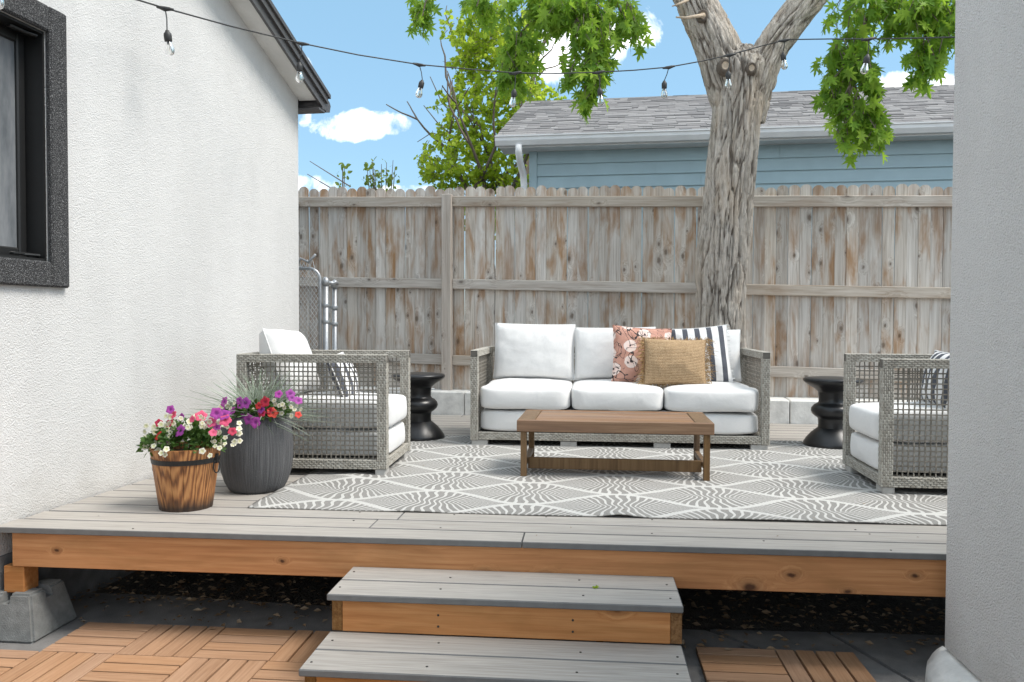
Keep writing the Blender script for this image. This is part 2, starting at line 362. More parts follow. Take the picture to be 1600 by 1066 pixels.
MT['maple'] = island('maple_leaf', [(0.09, 0.19, 0.02), (0.20, 0.37, 0.04), (0.34, 0.49, 0.06), (0.12, 0.25, 0.035), (0.26, 0.41, 0.06)], 0.55, 0.3, 0, 0, 0.55, (0.42, 0.62, 0.06))
MT['elm'] = island('spring_leaf', [(0.20, 0.31, 0.02), (0.32, 0.46, 0.035), (0.46, 0.56, 0.05), (0.26, 0.40, 0.035)], 0.55, 0.25, 0, 0, 0.58, (0.62, 0.74, 0.08))
MT['shrub'] = island('shrub_leaf', [(0.09, 0.15, 0.02), (0.16, 0.24, 0.05), (0.22, 0.29, 0.07)], 0.6, 0.25, 0, 0, 0.45, (0.35, 0.45, 0.08))
MT['dead_leaf'] = island('dead_leaf', [(0.09, 0.055, 0.03), (0.20, 0.13, 0.075), (0.30, 0.23, 0.16), (0.14, 0.09, 0.05)], 0.85, 0.2)
MT['bulb_leaf'] = island('bedding_leaf', [(0.03, 0.075, 0.015), (0.06, 0.125, 0.025), (0.10, 0.18, 0.05)], 0.55, 0.3, 0, 0, 0.25, (0.16, 0.28, 0.04))
MT['fescue'] = island('fescue', [(0.16, 0.21, 0.14), (0.27, 0.33, 0.24), (0.40, 0.45, 0.37), (0.15, 0.17, 0.13)], 0.6, 0.3)
def petal(name, c, throat):
    m, nt, b, o = newmat(name); v = N(nt, 'ShaderNodeTexCoord').outputs['Object']
    d = N(nt, 'ShaderNodeVectorMath', {0: v}, operation='LENGTH').outputs['Value']
    r = N(nt, 'ShaderNodeObjectInfo').outputs['Random']
    cc = RAMP(nt, d, [(0.003, throat), (0.010, c)])
    hs = N(nt, 'ShaderNodeHueSaturation', {'Value': MA(nt, 'ADD', 0.75, MA(nt, 'MULTIPLY', r, 0.45)), 'Hue': MA(nt, 'ADD', 0.485, MA(nt, 'MULTIPLY', r, 0.03)), 'Color': cc}).outputs[0]
    nt.links.new(hs, b.inputs['Base Color']); b.inputs['Roughness'].default_value = 0.6
    t = N(nt, 'ShaderNodeBsdfTranslucent'); nt.links.new(hs, t.inputs[0])
    mx = N(nt, 'ShaderNodeMixShader', {0: 0.25}); nt.links.new(b.outputs[0], mx.inputs[1]); nt.links.new(t.outputs[0], mx.inputs[2])
    nt.links.new(mx.outputs[0], o.inputs[0]); return m
MT['p_red'] = petal('petal_red', (0.60, 0.025, 0.05), (0.25, 0.01, 0.02))
MT['p_pink'] = petal('petal_pink', (0.72, 0.10, 0.22), (0.5, 0.05, 0.12))
MT['p_violet'] = petal('petal_violet', (0.40, 0.06, 0.36), (0.12, 0.01, 0.14))
MT['p_white'] = petal('petal_white', (0.78, 0.76, 0.66), (0.62, 0.60, 0.30))
def glass_mat(name, tint=(1, 1, 1), rough=0.0):
    m, nt, b, o = newmat(name)
    b.inputs['Base Color'].default_value = (*tint, 1); b.inputs['Transmission Weight'].default_value = 1.0
    b.inputs['Roughness'].default_value = rough; b.inputs['IOR'].default_value = 1.45; return m
MT['glass'] = glass_mat('clear_bulb_glass', (0.97, 0.97, 0.95))
def pane_mat():
    m, nt, b, o = newmat('window_glass'); v = ocoord(nt, False, (1, 3, 0.8))
    n = noise_(nt, v, 3.0, 5, 0.6)
    nt.links.new(RAMP(nt, n, [(0.35, (0.10, 0.11, 0.12)), (0.7, (0.26, 0.27, 0.28))]), b.inputs['Base Color'])
    b.inputs['Roughness'].default_value = 0.08; b.inputs['Specular IOR Level'].default_value = 0.9
    bump(nt, b, noise_(nt, v, 1.2, 2), 0.05, 0.05); return m
MT['pane'] = pane_mat()
def pot_mat():
    m, nt, b, o = newmat('ribbed_pot'); t = N(nt, 'ShaderNodeTexCoord').outputs['Object']
    s = N(nt, 'ShaderNodeSeparateXYZ', {0: t}); th = MA(nt, 'ARCTAN2', s.outputs[1], s.outputs[0])
    vv = N(nt, 'ShaderNodeCombineXYZ', {0: MA(nt, 'MULTIPLY', th, 26.0), 1: 0.0, 2: MA(nt, 'MULTIPLY', s.outputs[2], 3.5)}).outputs[0]
    n = noise_(nt, vv, 1.0, 4, 0.6); n2 = noise_(nt, t, 240, 3)
    c = RAMP(nt, n, [(0.35, (0.055, 0.055, 0.058)), (0.62, (0.10, 0.10, 0.104)), (0.74, (0.21, 0.21, 0.21))])
    c = MIX(nt, RAMP(nt, n2, [(0.55, 0.0), (0.75, 0.5)]), c, (0.17, 0.17, 0.17))
    nt.links.new(c, b.inputs['Base Color']); b.inputs['Roughness'].default_value = 0.8
    bump(nt, b, MA(nt, 'ADD', n, MA(nt, 'MULTIPLY', n2, 0.2)), 0.6, 0.012); return m
MT['pot'] = pot_mat()
def bucket_mat():
    m, nt, b, o = newmat('burnt_stave')
    v = ocoord(nt, True, (70, 70, 5)); g = noise_(nt, v, 1.0, 5, 0.6, 1.2)
    w = N(nt, 'ShaderNodeTexWave', {'Vector': ocoord(nt, True, (22, 22, 2.0)), 'Scale': 1.2, 'Distortion': 7.0, 'Detail': 2.0}, wave_type='RINGS').outputs[1]
    g = MA(nt, 'ADD', MA(nt, 'MULTIPLY', g, 0.6), MA(nt, 'MULTIPLY', w, 0.4))
    c = RAMP(nt, g, [(0.2, (0.08, 0.028, 0.01)), (0.45, (0.29, 0.115, 0.036)), (0.72, (0.48, 0.225, 0.08))])
    z = N(nt, 'ShaderNodeSeparateXYZ', {0: N(nt, 'ShaderNodeTexCoord').outputs['Object']}).outputs[2]
    zz = MA(nt, 'ADD', z, MA(nt, 'MULTIPLY', MA(nt, 'SUBTRACT', noise_(nt, ocoord(nt, True, (30, 30, 8)), 1.0, 3), 0.5), 0.05))
    c = MIX(nt, RAMP(nt, zz, [(0.015, 0.95), (0.065, 0.0)]), c, (0.022, 0.014, 0.01))      # scorched foot of the staves
    nt.links.new(c, b.inputs['Base Color']); b.inputs['Roughness'].default_value = 0.55; bump(nt, b, g, 0.25, 0.004); return m
MT['bucket'] = bucket_mat()

RUG_S, RUG_R, RUG_C = 0.437, 0.49, (0.15, 3.655)
def rug_mat():
    m, nt, b, o = newmat('fan_rug'); t = N(nt, 'ShaderNodeTexCoord').outputs['Object']
    wob = N(nt, 'ShaderNodeTexNoise', {'Vector': t, 'Scale': 11.0, 'Detail': 2.0}).outputs['Color']
    tw = N(nt, 'ShaderNodeVectorMath', {0: t, 1: N(nt, 'ShaderNodeVectorMath', {0: N(nt, 'ShaderNodeVectorMath', {0: wob, 1: (0.5, 0.5, 0.5)}, operation='SUBTRACT').outputs[0], 3: 0.013}, operation='SCALE').outputs[0]}, operation='ADD').outputs[0]
    s = N(nt, 'ShaderNodeSeparateXYZ', {0: tw})
    u = MA(nt, 'DIVIDE', s.outputs[0], RUG_S); v = MA(nt, 'DIVIDE', s.outputs[1], RUG_R)
    def cell(u, v, du, dv):
        u1 = MA(nt, 'SUBTRACT', u, du); v1 = MA(nt, 'SUBTRACT', v, dv)
        ul = MA(nt, 'SUBTRACT', u1, MA(nt, 'MULTIPLY', MA(nt, 'ROUND', MA(nt, 'MULTIPLY', u1, 0.5)), 2.0))
        vl = MA(nt, 'SUBTRACT', v1, MA(nt, 'ROUND', v1))
        e = MA(nt, 'MULTIPLY', MA(nt, 'ADD', MA(nt, 'COSINE', MA(nt, 'MULTIPLY', ul, pi)), 1.0), 0.25)
        return ul, vl, MA(nt, 'SUBTRACT', e, MA(nt, 'ABSOLUTE', vl))
    ua, va, ea = cell(u, v, 0.0, 0.0); ub, vb, eb = cell(u, v, 1.0, 0.5)
    ina = MA(nt, 'GREATER_THAN', ea, eb)
    pick = lambda x, y: MA(nt, 'ADD', MA(nt, 'MULTIPLY', x, ina), MA(nt, 'MULTIPLY', y, MA(nt, 'SUBTRACT', 1.0, ina)))
    ul, vl, e = pick(ua, ub), pick(va, vb), pick(ea, eb)
    sl_ = MA(nt, 'MULTIPLY', MA(nt, 'SINE', MA(nt, 'MULTIPLY', ul, pi)), 0.25*pi*RUG_R/RUG_S)
    dist = MA(nt, 'DIVIDE', MA(nt, 'MULTIPLY', e, RUG_R), MA(nt, 'SQRT', MA(nt, 'ADD', 1.0, MA(nt, 'MULTIPLY', sl_, sl_))))
    border = MA(nt, 'LESS_THAN', dist, 0.0165)
    # fan strokes: shallow towards the tips, upright at the middle
    wv = MA(nt, 'ADD', ul, MA(nt, 'MULTIPLY', MA(nt, 'SINE', MA(nt, 'MULTIPLY', vl, 19.0)), MA(nt, 'MULTIPLY', MA(nt, 'POWER', MA(nt, 'SUBTRACT', 1.0, MA(nt, 'ABSOLUTE', ul)), 4.0), 0.026)))
    wv = MA(nt, 'DIVIDE', wv, MA(nt, 'ADD', 1.0, MA(nt, 'MULTIPLY', MA(nt, 'ABSOLUTE', vl), 2.9)))
    aw = MA(nt, 'ABSOLUTE', wv)
    ph = MA(nt, 'MULTIPLY', MA(nt, 'POWER', MA(nt, 'ADD', aw, 0.0005), 1.05), 22.0)
    fr = MA(nt, 'FRACT', MA(nt, 'ADD', ph, 0.5))
    width = MA(nt, 'SUBTRACT', 0.165, MA(nt, 'MULTIPLY', aw, 0.05))
    stroke = MA(nt, 'LESS_THAN', MA(nt, 'ABSOLUTE', MA(nt, 'SUBTRACT', fr, 0.5)), width)
    lightf = MA(nt, 'MAXIMUM', border, stroke)
    weave = N(nt, 'ShaderNodeTexWave', {'Vector': t, 'Scale': 95.0, 'Distortion': 0.6}, bands_direction='Y').outputs[1]
    fn = noise_(nt, t, 130, 2)
    gcol = RAMP(nt, fn, [(0.3, (0.20, 0.193, 0.182)), (0.7, (0.27, 0.262, 0.248))])
    lcol = RAMP(nt, fn, [(0.3, (0.45, 0.443, 0.422)), (0.7, (0.54, 0.532, 0.508))])
    c = MIX(nt, lightf, gcol, lcol)
    c = MIX(nt, RAMP(nt, noise_(nt, t, 2.0, 4), [(0.45, 0.0), (0.8, 0.18)]), c, (0.36, 0.35, 0.33))
    nt.links.new(c, b.inputs['Base Color']); b.inputs['Roughness'].default_value = 0.95; b.inputs['Specular IOR Level'].default_value = 0.1
    bump(nt, b, MA(nt, 'ADD', MA(nt, 'MULTIPLY', lightf, 0.5), MA(nt, 'MULTIPLY', weave, 0.4)), 0.3, 0.004); return m
MT['rug'] = rug_mat()
def stripe_mat():
    m, nt, b, o = newmat('striped_fabric'); t = N(nt, 'ShaderNodeTexCoord').outputs['Object']
    s = N(nt, 'ShaderNodeSeparateXYZ', {0: t})
    fr = MA(nt, 'FRACT', MA(nt, 'ADD', MA(nt, 'DIVIDE', s.outputs[0], 0.083), 0.25))
    k = MA(nt, 'LESS_THAN', fr, 0.43)
    c = MIX(nt, k, (0.76, 0.75, 0.74), MIX(nt, noise_(nt, t, 300, 2), (0.05, 0.055, 0.07), (0.14, 0.145, 0.165)))
    nt.links.new(c, b.inputs['Base Color']); b.inputs['Roughness'].default_value = 0.9; b.inputs['Specular IOR Level'].default_value = 0.15
    bump(nt, b, MA(nt, 'ADD', noise_(nt, t, 9, 3), MA(nt, 'MULTIPLY', noise_(nt, t, 400, 2), 0.15)), 0.4, 0.02); return m
MT['stripe'] = stripe_mat()
def floral_mat():
    m, nt, b, o = newmat('floral_fabric'); t = N(nt, 'ShaderNodeTexCoord').outputs['Object']
    nz = N(nt, 'ShaderNodeTexNoise', {'Vector': t, 'Scale': 38.0, 'Detail': 3.0}).outputs['Color']
    def warp(k): return N(nt, 'ShaderNodeVectorMath', {0: t, 1: N(nt, 'ShaderNodeVectorMath', {0: nz, 3: k}, operation='SCALE').outputs[0]}, operation='ADD').outputs[0]
    vo = N(nt, 'ShaderNodeTexVoronoi', {'Vector': warp(0.016), 'Scale': 7.6, 'Randomness': 0.85}, voronoi_dimensions='2D')
    d = vo.outputs['Distance']
    base = RAMP(nt, noise_(nt, t, 25, 3), [(0.3, (0.47, 0.245, 0.185)), (0.7, (0.56, 0.32, 0.25))])
    bl = RAMP(nt, d, [(0.0, (0.70, 0.50, 0.44)), (0.25, (0.76, 0.63, 0.57))])
    c = MIX(nt, MA(nt, 'LESS_THAN', d, 0.34), base, bl)
    n = noise_(nt, warp(0.01), 7.0, 1, 0.4, 1.6)
    stem = MA(nt, 'LESS_THAN', MA(nt, 'ABSOLUTE', MA(nt, 'SUBTRACT', n, 0.5)), 0.016)
    n3 = noise_(nt, warp(0.02), 10.0, 1, 0.4, 2.0)
    stem = MA(nt, 'MAXIMUM', stem, MA(nt, 'LESS_THAN', MA(nt, 'ABSOLUTE', MA(nt, 'SUBTRACT', n3, 0.62)), 0.012))
    stem = MA(nt, 'MAXIMUM', stem, MA(nt, 'LESS_THAN', d, 0.055))
    c = MIX(nt, stem, c, (0.055, 0.045, 0.045))
    nt.links.new(c, b.inputs['Base Color']); b.inputs['Roughness'].default_value = 0.9; b.inputs['Specular IOR Level'].default_value = 0.15
    bump(nt, b, noise_(nt, t, 9, 3), 0.35, 0.02); return m
MT['floral'] = floral_mat()
def jute_mat():
    m, nt, b, o = newmat('jute'); t = N(nt, 'ShaderNodeTexCoord').outputs['Object']
    w1 = N(nt, 'ShaderNodeTexWave', {'Vector': t, 'Scale': 30.0, 'Distortion': 3.5, 'Detail': 2.0, 'Detail Scale': 4.0}, bands_direction='Y').outputs[1]
    w2 = N(nt, 'ShaderNodeTexWave', {'Vector': t, 'Scale': 40.0, 'Distortion': 3.0, 'Detail': 2.0}, bands_direction='X').outputs[1]
    h = MA(nt, 'ADD', MA(nt, 'MULTIPLY', w1, 0.45), MA(nt, 'MULTIPLY', w2, 0.45)); h = MA(nt, 'ADD', MA(nt, 'MULTIPLY', h, 0.7), MA(nt, 'MULTIPLY', noise_(nt, t, 120, 3), 0.4))
    nt.links.new(RAMP(nt, h, [(0.2, (0.22, 0.135, 0.065)), (0.5, (0.43, 0.29, 0.165)), (0.8, (0.60, 0.45, 0.29))]), b.inputs['Base Color'])
    b.inputs['Roughness'].default_value = 0.95; b.inputs['Specular IOR Level'].default_value = 0.1; bump(nt, b, h, 0.7, 0.008); return m
MT['jute'] = jute_mat()
MT['jute_fringe'] = island('jute_fringe', [(0.24, 0.14, 0.055), (0.42, 0.27, 0.12), (0.58, 0.42, 0.22)], 0.9, 0.15)
MT['rubber_tag'] = plain('clear_foot', (0.42, 0.41, 0.39), 0.5)
MT['screw'] = plain('screw', (0.05, 0.045, 0.04), 0.5, 0.6)
# ------------------------------------------------------------------ ground
GZ, TZ = -0.455, -0.43
def sheet(name, x0, x1, y0, y1, z, m, nx=1, ny=1, amp=0.0, sc=1.0):
    mb = MB(); vs_ = []
    for j in range(ny+1):
        for i in range(nx+1):
            x = x0+(x1-x0)*i/nx; y = y0+(y1-y0)*j/ny
            vs_.append((x, y, z+amp*noise.noise((x*sc, y*sc, 3.3))))
    mb.add(vs_, [(j*(nx+1)+i, j*(nx+1)+i+1, (j+1)*(nx+1)+i+1, (j+1)*(nx+1)+i) for j in range(ny) for i in range(nx)])
    return mb.build(name, m)
struct(sheet('ground', -400, 400, -60, 800, GZ-0.012, MT['soil']))
slab = struct(bpy.data.objects.new('concrete_paving', None)); col.objects.link(slab)
def slabpoly(pts):
    mb = MB(); mb.prism([(x, y, GZ-0.05) for x, y in pts], (0, 0, 0.05)); mb.build('slab', MT['concrete'], slab)
slabpoly([(-6, -3), (0.9, -3), (0.90, 2.30), (0.86, 3.05), (0.50, 3.42), (-2.0, 3.60), (-6, 3.60)])
slabpoly([(0.915, -3), (5, -3), (5, 2.35), (1.18, 2.72), (0.93, 2.92)])
slabpoly([(0.875, 3.06), (0.94, 2.94), (1.19, 2.735), (1.22, 2.85), (1.00, 3.45), (0.52, 3.435)])
slabpoly([(1.235, 2.86), (1.2, 2.74), (5, 2.37), (5, 3.5), (1.02, 3.46)])
# leaf litter under the deck
mb = MB()
for i in range(2600):
    x = random.uniform(-2.6, 1.6); y = 3.45+abs(random.gauss(0, 0.75))
    if random.random() < 0.12: y = random.uniform(3.15, 3.6)
    s_ = random.uniform(0.008, 0.022); T = Matrix.Translation((x, y, GZ+random.uniform(0.004, 0.03))) @ Matrix.Rotation(random.uniform(0, 6.3), 4, 'Z') @ Matrix.Rotation(random.gauss(0, 0.5), 4, 'X')
    mb.add([T @ V(p) for p in ((-s_, 0, 0), (0, -s_*0.5, s_*0.25), (s_, 0, 0), (0, s_*0.5, s_*0.2))], [(0, 1, 2, 3)])
tag(mb.build('leaf_litter', MT['dead_leaf']), 'dry brown leaf litter lying in the dark under the deck', 'leaves', kind='stuff')

# ------------------------------------------------------------------ patio tiles
tiles = struct(bpy.data.objects.new('patio_tile_floor', None)); col.objects.link(tiles)
TS = 0.302
mb = MB()
mb.box((-TS/2+0.003, -TS/2+0.003, -0.0245), (TS/2-0.003, TS/2-0.003, -0.0185)); tile_base = mb.mesh('tile', MT['tile_grid'])
mb = MB(); mb.cbox((-TS/2+0.0015, -0.0330, -0.018), (TS/2-0.0015, 0.0330, 0), 0.0015); slat_me = mb.mesh('slat', MT['tile_wood'])
def tile(x, y, vert):
    b = link('tile', tile_base, tiles, (x+TS/2, y+TS/2, TZ+random.uniform(-0.001, 0.001)), (0, 0, pi/2 if vert else 0))
    for k in range(4):
        link('slat', slat_me, b, (0, (k-1.5)*TS/4, 0))
for r in range(4):
    y = 2.889-TS*r
    for c in range(-5, 5):
        if r == 0 and c < -1: continue
        tile(-1.792+TS*c, y, (r+c) % 2 == 0)
    for c in range(2):
        tile(0.426+TS*c, y, (r+c) % 2 == 1)

# ------------------------------------------------------------------ left stucco house
WO, WD_, WN = V((-2.627, 0, 0)), V((0.0711, 0.9975, 0)), V((0.9975, -0.0711, 0))
def W(s, n, z): return WO + WD_*s + WN*n + V((0, 0, z))
WT_ = frame(WO, WD_, -WN, V((0, 0, 1)))      # local: x along the wall, y into the house, z up
house = thing('stucco_house', 'white stucco house with black framed window and dark roof edge at left', 'house')
ZC, SL = 2.548, 0.337                          # wall height at the far corner, roof slope
SC = 6.0; SR = 2.4                             # far corner, ridge
def wtop(s): return ZC+SL*(SC-max(s, SR)) - SL*max(0, SR-s)
WS0, WS1, WZ0, WZ1 = 2.2, 3.378, 1.100, 2.108
mb = MB()
def wpiece(s0, s1, zb0, zb1, zt0, zt1, th=0.18):
    p = [W(s0, 0, zb0), W(s1, 0, zb1), W(s1, 0, zt1), W(s0, 0, zt0)]
    mb.prism(p, -WN*th)
Z0 = -0.13
for a, b_ in ((-1.0, WS0), (WS1, SC)):
    cuts = [a]+([SR] if a < SR < b_ else [])+[b_]
    for i in range(len(cuts)-1): wpiece(cuts[i], cuts[i+1], Z0, Z0, wtop(cuts[i]), wtop(cuts[i+1]))
wpiece(WS0, WS1, Z0, Z0, WZ0, WZ0)
wpiece(WS0, SR, WZ1, WZ1, wtop(WS0), wtop(SR)); wpiece(SR, WS1, WZ1, WZ1, wtop(SR), wtop(WS1))
mb.prism([W(SC, -0.18, Z0), W(SC, -6, Z0), W(SC, -6, ZC), W(SC, -0.18, ZC)], WD_*-0.18)    # far side wall
mb.build('wall', MT['stucco_white'], house)
mb = MB(); mb.box((-1.0, -0.004, GZ-0.05), (SC, 0.3, Z0-0.002), WT_); mb.build('foundation', MT['foundation'], house)
# window
wf = MB()
o0, o1 = 0.108, 0.112
wf.cbox((WS1, -0.03, WZ0-o1), (WS1+o0, -0.0005, WZ1+o1), 0.008, WT_)
wf.cbox((WS0-o0, -0.03, WZ0-o1), (WS0, -0.0005, WZ1+o1), 0.008, WT_)
wf.cbox((WS0+0.001, -0.0285, WZ0-o1), (WS1-0.001, -0.0005, WZ0), 0.008, WT_)
wf.cbox((WS0+0.001, -0.0285, WZ1), (WS1-0.001, -0.0005, WZ1+o1), 0.008, WT_)
wind = wf.build('window', MT['stucco_black'], house)
jb = MB()
jb.box((WS1-0.012, 0.001, WZ0), (WS1-0.001, 0.175, WZ1), WT_); jb.box((WS0+0.001, 0.001, WZ0), (WS0+0.012, 0.175, WZ1), WT_)
jb.box((WS0+0.013, 0.001, WZ0+0.001), (WS1-0.013, 0.175, WZ0+0.012), WT_); jb.box((WS0+0.013, 0.001, WZ1-0.012), (WS1-0.013, 0.175, WZ1-0.001), WT_)
jb.build('jamb', MT['black_paint'], wind)
sb = MB(); q = 0.045
for (a, b_) in (((WS1-0.013-q, 0.085, WZ0+0.013), (WS1-0.0135, 0.125, WZ1-0.013)), ((WS0+0.0135, 0.085, WZ0+0.013), (WS0+0.013+q, 0.125, WZ1-0.013)),
                ((WS0+0.014+q, 0.086, WZ0+0.013), (WS1-0.014-q, 0.124, WZ0+0.013+q)), ((WS0+0.014+q, 0.086, WZ1-0.013-q), (WS1-0.014-q, 0.124, WZ1-0.013))):
    sb.cbox(a, b_, 0.006, WT_)
sb.build('sash', MT['black_paint'], wind)
pb = MB(); pb.box((WS0+0.05, 0.100, WZ0+0.05), (WS1-0.05, 0.106, WZ1-0.05), WT_); pb.build('pane', MT['pane'], wind)
for z in (WZ0+0.022, WZ1-0.03):
    hb = MB(); hb.cbox((WS1-0.16, 0.025, z), (WS1-0.012, 0.05, z+0.012), 0.003, WT_); hb.tube([W(WS1-0.10, -0.03, z+0.004), W(WS1-0.03, -0.012, z+0.004)], 0.006, 6); hb.build('hinge', MT['black_paint'], wind)
# roof: rake soffit, fascia, shingles, gutter
def rk(s, n, dz): return W(s, n, wtop(s)+dz)
roof = MB(); OH = 0.15; EX = 0.13
def rakeprism(prof, s0, s1, m, name, parent):
    b = MB(); n = len(prof); a = [W(s0, u, wtop(min(s0, SC))-SL*max(0, s0-SC)+v) for u, v in prof]; c = [W(s1, u, wtop(min(s1, SC))-SL*max(0, s1-SC)+v) for u, v in prof]
    b.add(a+c, [tuple(range(n)), tuple(range(n, 2*n))[::-1]]+[(i, n+i, n+(i+1) % n, (i+1) % n) for i in range(n)])
    return b.build(name, m, parent)
ra = rakeprism([(OH+0.052, 0.055), (OH+0.052, 0.085), (-6.0, 0.085), (-6.0, 0.055)], SR, SC+EX+0.02, MT['dark_metal'], 'roof', house)
rakeprism([(0.001, -0.03), (OH, -0.03), (OH, 0.05), (0.001, 0.05)], SR, SC+0.02, MT['soffit'], 'soffit', ra)
rakeprism([(OH+0.001, -0.055), (OH+0.02, -0.055), (OH+0.02, 0.005), (OH+0.001, 0.005)], SR, SC+EX-0.02, MT['dark_metal'], 'fascia', ra)
rakeprism([(OH+0.001, 0.0065), (OH+0.038, 0.0065), (OH+0.038, 0.053), (OH+0.001, 0.053)], SR, SC+EX, MT['dark_metal'], 'fascia', ra)
b = MB(); gt = WT_
b.cbox((SC+0.0, -OH-0.02, ZC-0.115), (SC+EX-0.02, 1.5, ZC-0.095), 0.003, gt)
b.cbox((SC+0.06, -OH-0.022, ZC-0.094), (SC+EX+0.0, 1.5, ZC+0.012), 0.004, gt)
b.prism([W(SC+EX+0.001, OH+0.02, ZC-0.10), W(SC+EX+0.075, OH+0.02, ZC-0.085), W(SC+EX+0.095, OH+0.02, ZC-0.03), W(SC+EX+0.07, OH+0.02, ZC-0.005), W(SC+EX+0.001, OH+0.02, ZC+0.012)], -WN*1.6)
b.build('gutter', MT['dark_metal'], ra)

# ------------------------------------------------------------------ right house wall
rh = thing('stucco_wall', 'grey stucco house wall with rounded concrete foot, cut by the right edge', 'wall')
RX, RY = 1.255, 2.95
b = MB(); b.cbox((RX, -0.6, -0.31), (RX+1.6, RY, 2.6), 0.012); b.build('wall', MT['stucco_grey'], rh)
b = MB(); prof = [(0.02, -0.312), (-0.018, -0.32), (-0.052, -0.338), (-0.075, -0.368), (-0.086, -0.41), (-0.09, GZ-0.02)]
ys = [RY+0.03-0.06*k for k in range(40)]; vs_ = []
for j, y in enumerate(ys):
    for k, (dx, z) in enumerate(prof):
        e = min(1.0, j/3.0); sc_ = sqrt(max(0.05, e*(2-e)))
        vs_.append((RX+(dx*(0.35+0.65*sc_))+0.012*noise.noise((y*6, k*0.9, 1)), y, z+0.008*noise.noise((y*7, k*1.3, 5))))
K = len(prof)
b.add(vs_, [(j*K+k, (j+1)*K+k, (j+1)*K+k+1, j*K+k+1) for j in range(len(ys)-1) for k in range(K-1)] + [tuple(range(K))])
b.build('footing', MT['curb'], rh, smooth=True)

# ------------------------------------------------------------------ deck
deck = thing('deck', 'low grey composite deck on a cedar rim beam', 'deck')
YD, BP, BW, BT = 3.05, 0.1445, 0.1362, 0.0239
def wallx(y): return (-2.627+0.0713*y) if y < SC else -3.3
DX1 = 3.4
joint = [onZ(813, 855).x]+[0]*40
for r in range(28):
    y0 = YD+BP*r
    if y0 > 7.0: break
    xl = wallx(y0+BW)+0.006 if y0 < SC-0.2 else (-2.19 if y0 < SC else -3.3)
    if r == 0: xl = -2.405
    j = joint[0] if r == 0 else random.choice([-0.9, 0.2, 0.55, 1.2, 1.9])+random.uniform(-0.2, 0.2)
    for a, c in ((xl, j-0.0012), (j+0.0012, DX1)):
        mb = MB(); L = c-a; mb.cbox((-L/2, 0, -BT), (L/2, BW, 0), 0.0025)
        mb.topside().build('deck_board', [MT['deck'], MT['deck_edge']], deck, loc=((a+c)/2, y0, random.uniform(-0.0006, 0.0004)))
b = MB(); xl = onY(19, 870, YD+0.015).x
b.cbox((0, 0, -0.164), (DX1-xl, 0.038, -0.0245), 0.003); b.build('rim_beam', MT['cedar'], deck, loc=(xl, YD+0.014, 0))
for k in range(13):
    x = -2.28+0.42*k
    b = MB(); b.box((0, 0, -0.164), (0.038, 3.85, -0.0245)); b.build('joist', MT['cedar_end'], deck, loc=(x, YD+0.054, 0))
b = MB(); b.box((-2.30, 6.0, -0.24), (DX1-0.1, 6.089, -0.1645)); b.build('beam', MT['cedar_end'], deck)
sm = MB(); sm.lathe([(0.0005, -0.001), (0.0042, -0.001), (0.0042, 0.0012), (0.0005, 0.0014)], 8); screw_me = sm.mesh('screw', MT['screw'])
for k in range(13):
    for r in range(0, 5):
        if random.random() < 0.45: link('screw', screw_me, deck, (-2.26+0.42*k+random.uniform(-.02, .02), YD+BP*r+random.choice([0.03, 0.11]), 0.0004))
# post stub and pier block at the corner
PXL, PXR = onY(12, 900, YD+0.05).x, onY(44, 900, YD+0.05).x
b = MB(); b.cbox((0, 0, 0), (0.089, 0.089, 0.11), 0.003); b.build('post', MT['cedar'], deck, loc=(PXL+0.005, YD+0.02, -0.275))
pier = thing('pier_block', 'grey concrete pier block under the left corner of the deck', 'concrete block', (0, 0, 0))
def hexa(mb, lo, hi, z0, z1, mi=0):
    (ax, ay, bx_, by), (cx, cy, dx, dy) = lo, hi
    mb.add([(ax, ay, z0), (bx_, ay, z0), (bx_, by, z0), (ax, by, z0), (cx, cy, z1), (dx, cy, z1), (dx, dy, z1), (cx, dy, z1)],
           [(3, 2, 1, 0), (4, 5, 6, 7), (0, 1, 5, 4), (1, 2, 6, 5), (2, 3, 7, 6), (3, 0, 4, 7)], mi)
bx0 = onZ(51, 1008, GZ); cxp, cyp = bx0.x-0.145, bx0.y+0.15
bm = bmesh.new()
pm = MB(); hexa(pm, (-0.145, -0.145, 0.145, 0.145), (-0.105, -0.105, 0.105, 0.105), 0.0, 0.185)
pmo = pm.build('block_body', MT['block'], pier, loc=(cxp, cyp, GZ))
bm.from_mesh(pmo.data)
bmesh.ops.bevel(bm, geom=bm.edges[:], offset=0.009, segments=2, affect='EDGES'); bm.to_mesh(pmo.data); bm.free()
cut = MB()
cut.box((-0.02, -0.3, 0.145), (0.02, 0.3, 0.3)); cut.box((-0.3, -0.0205, 0.1445), (0.3, 0.0205, 0.3))
cut.box((-0.046, -0.046, 0.160), (0.046, 0.046, 0.3))
co = cut.build('slot_cutter', MT['block'])
co.location = (cxp, cyp, GZ)
bpy.context.view_layer.update()
md = pmo.modifiers.new('slots', 'BOOLEAN'); md.object = co; md.operation = 'DIFFERENCE'; md.solver = 'EXACT'; md.use_self = True
dg = bpy.context.evaluated_depsgraph_get(); nm = bpy.data.meshes.new_from_object(pmo.evaluated_get(dg))
pmo.modifiers.clear(); pmo.data = nm; bpy.data.objects.remove(co)

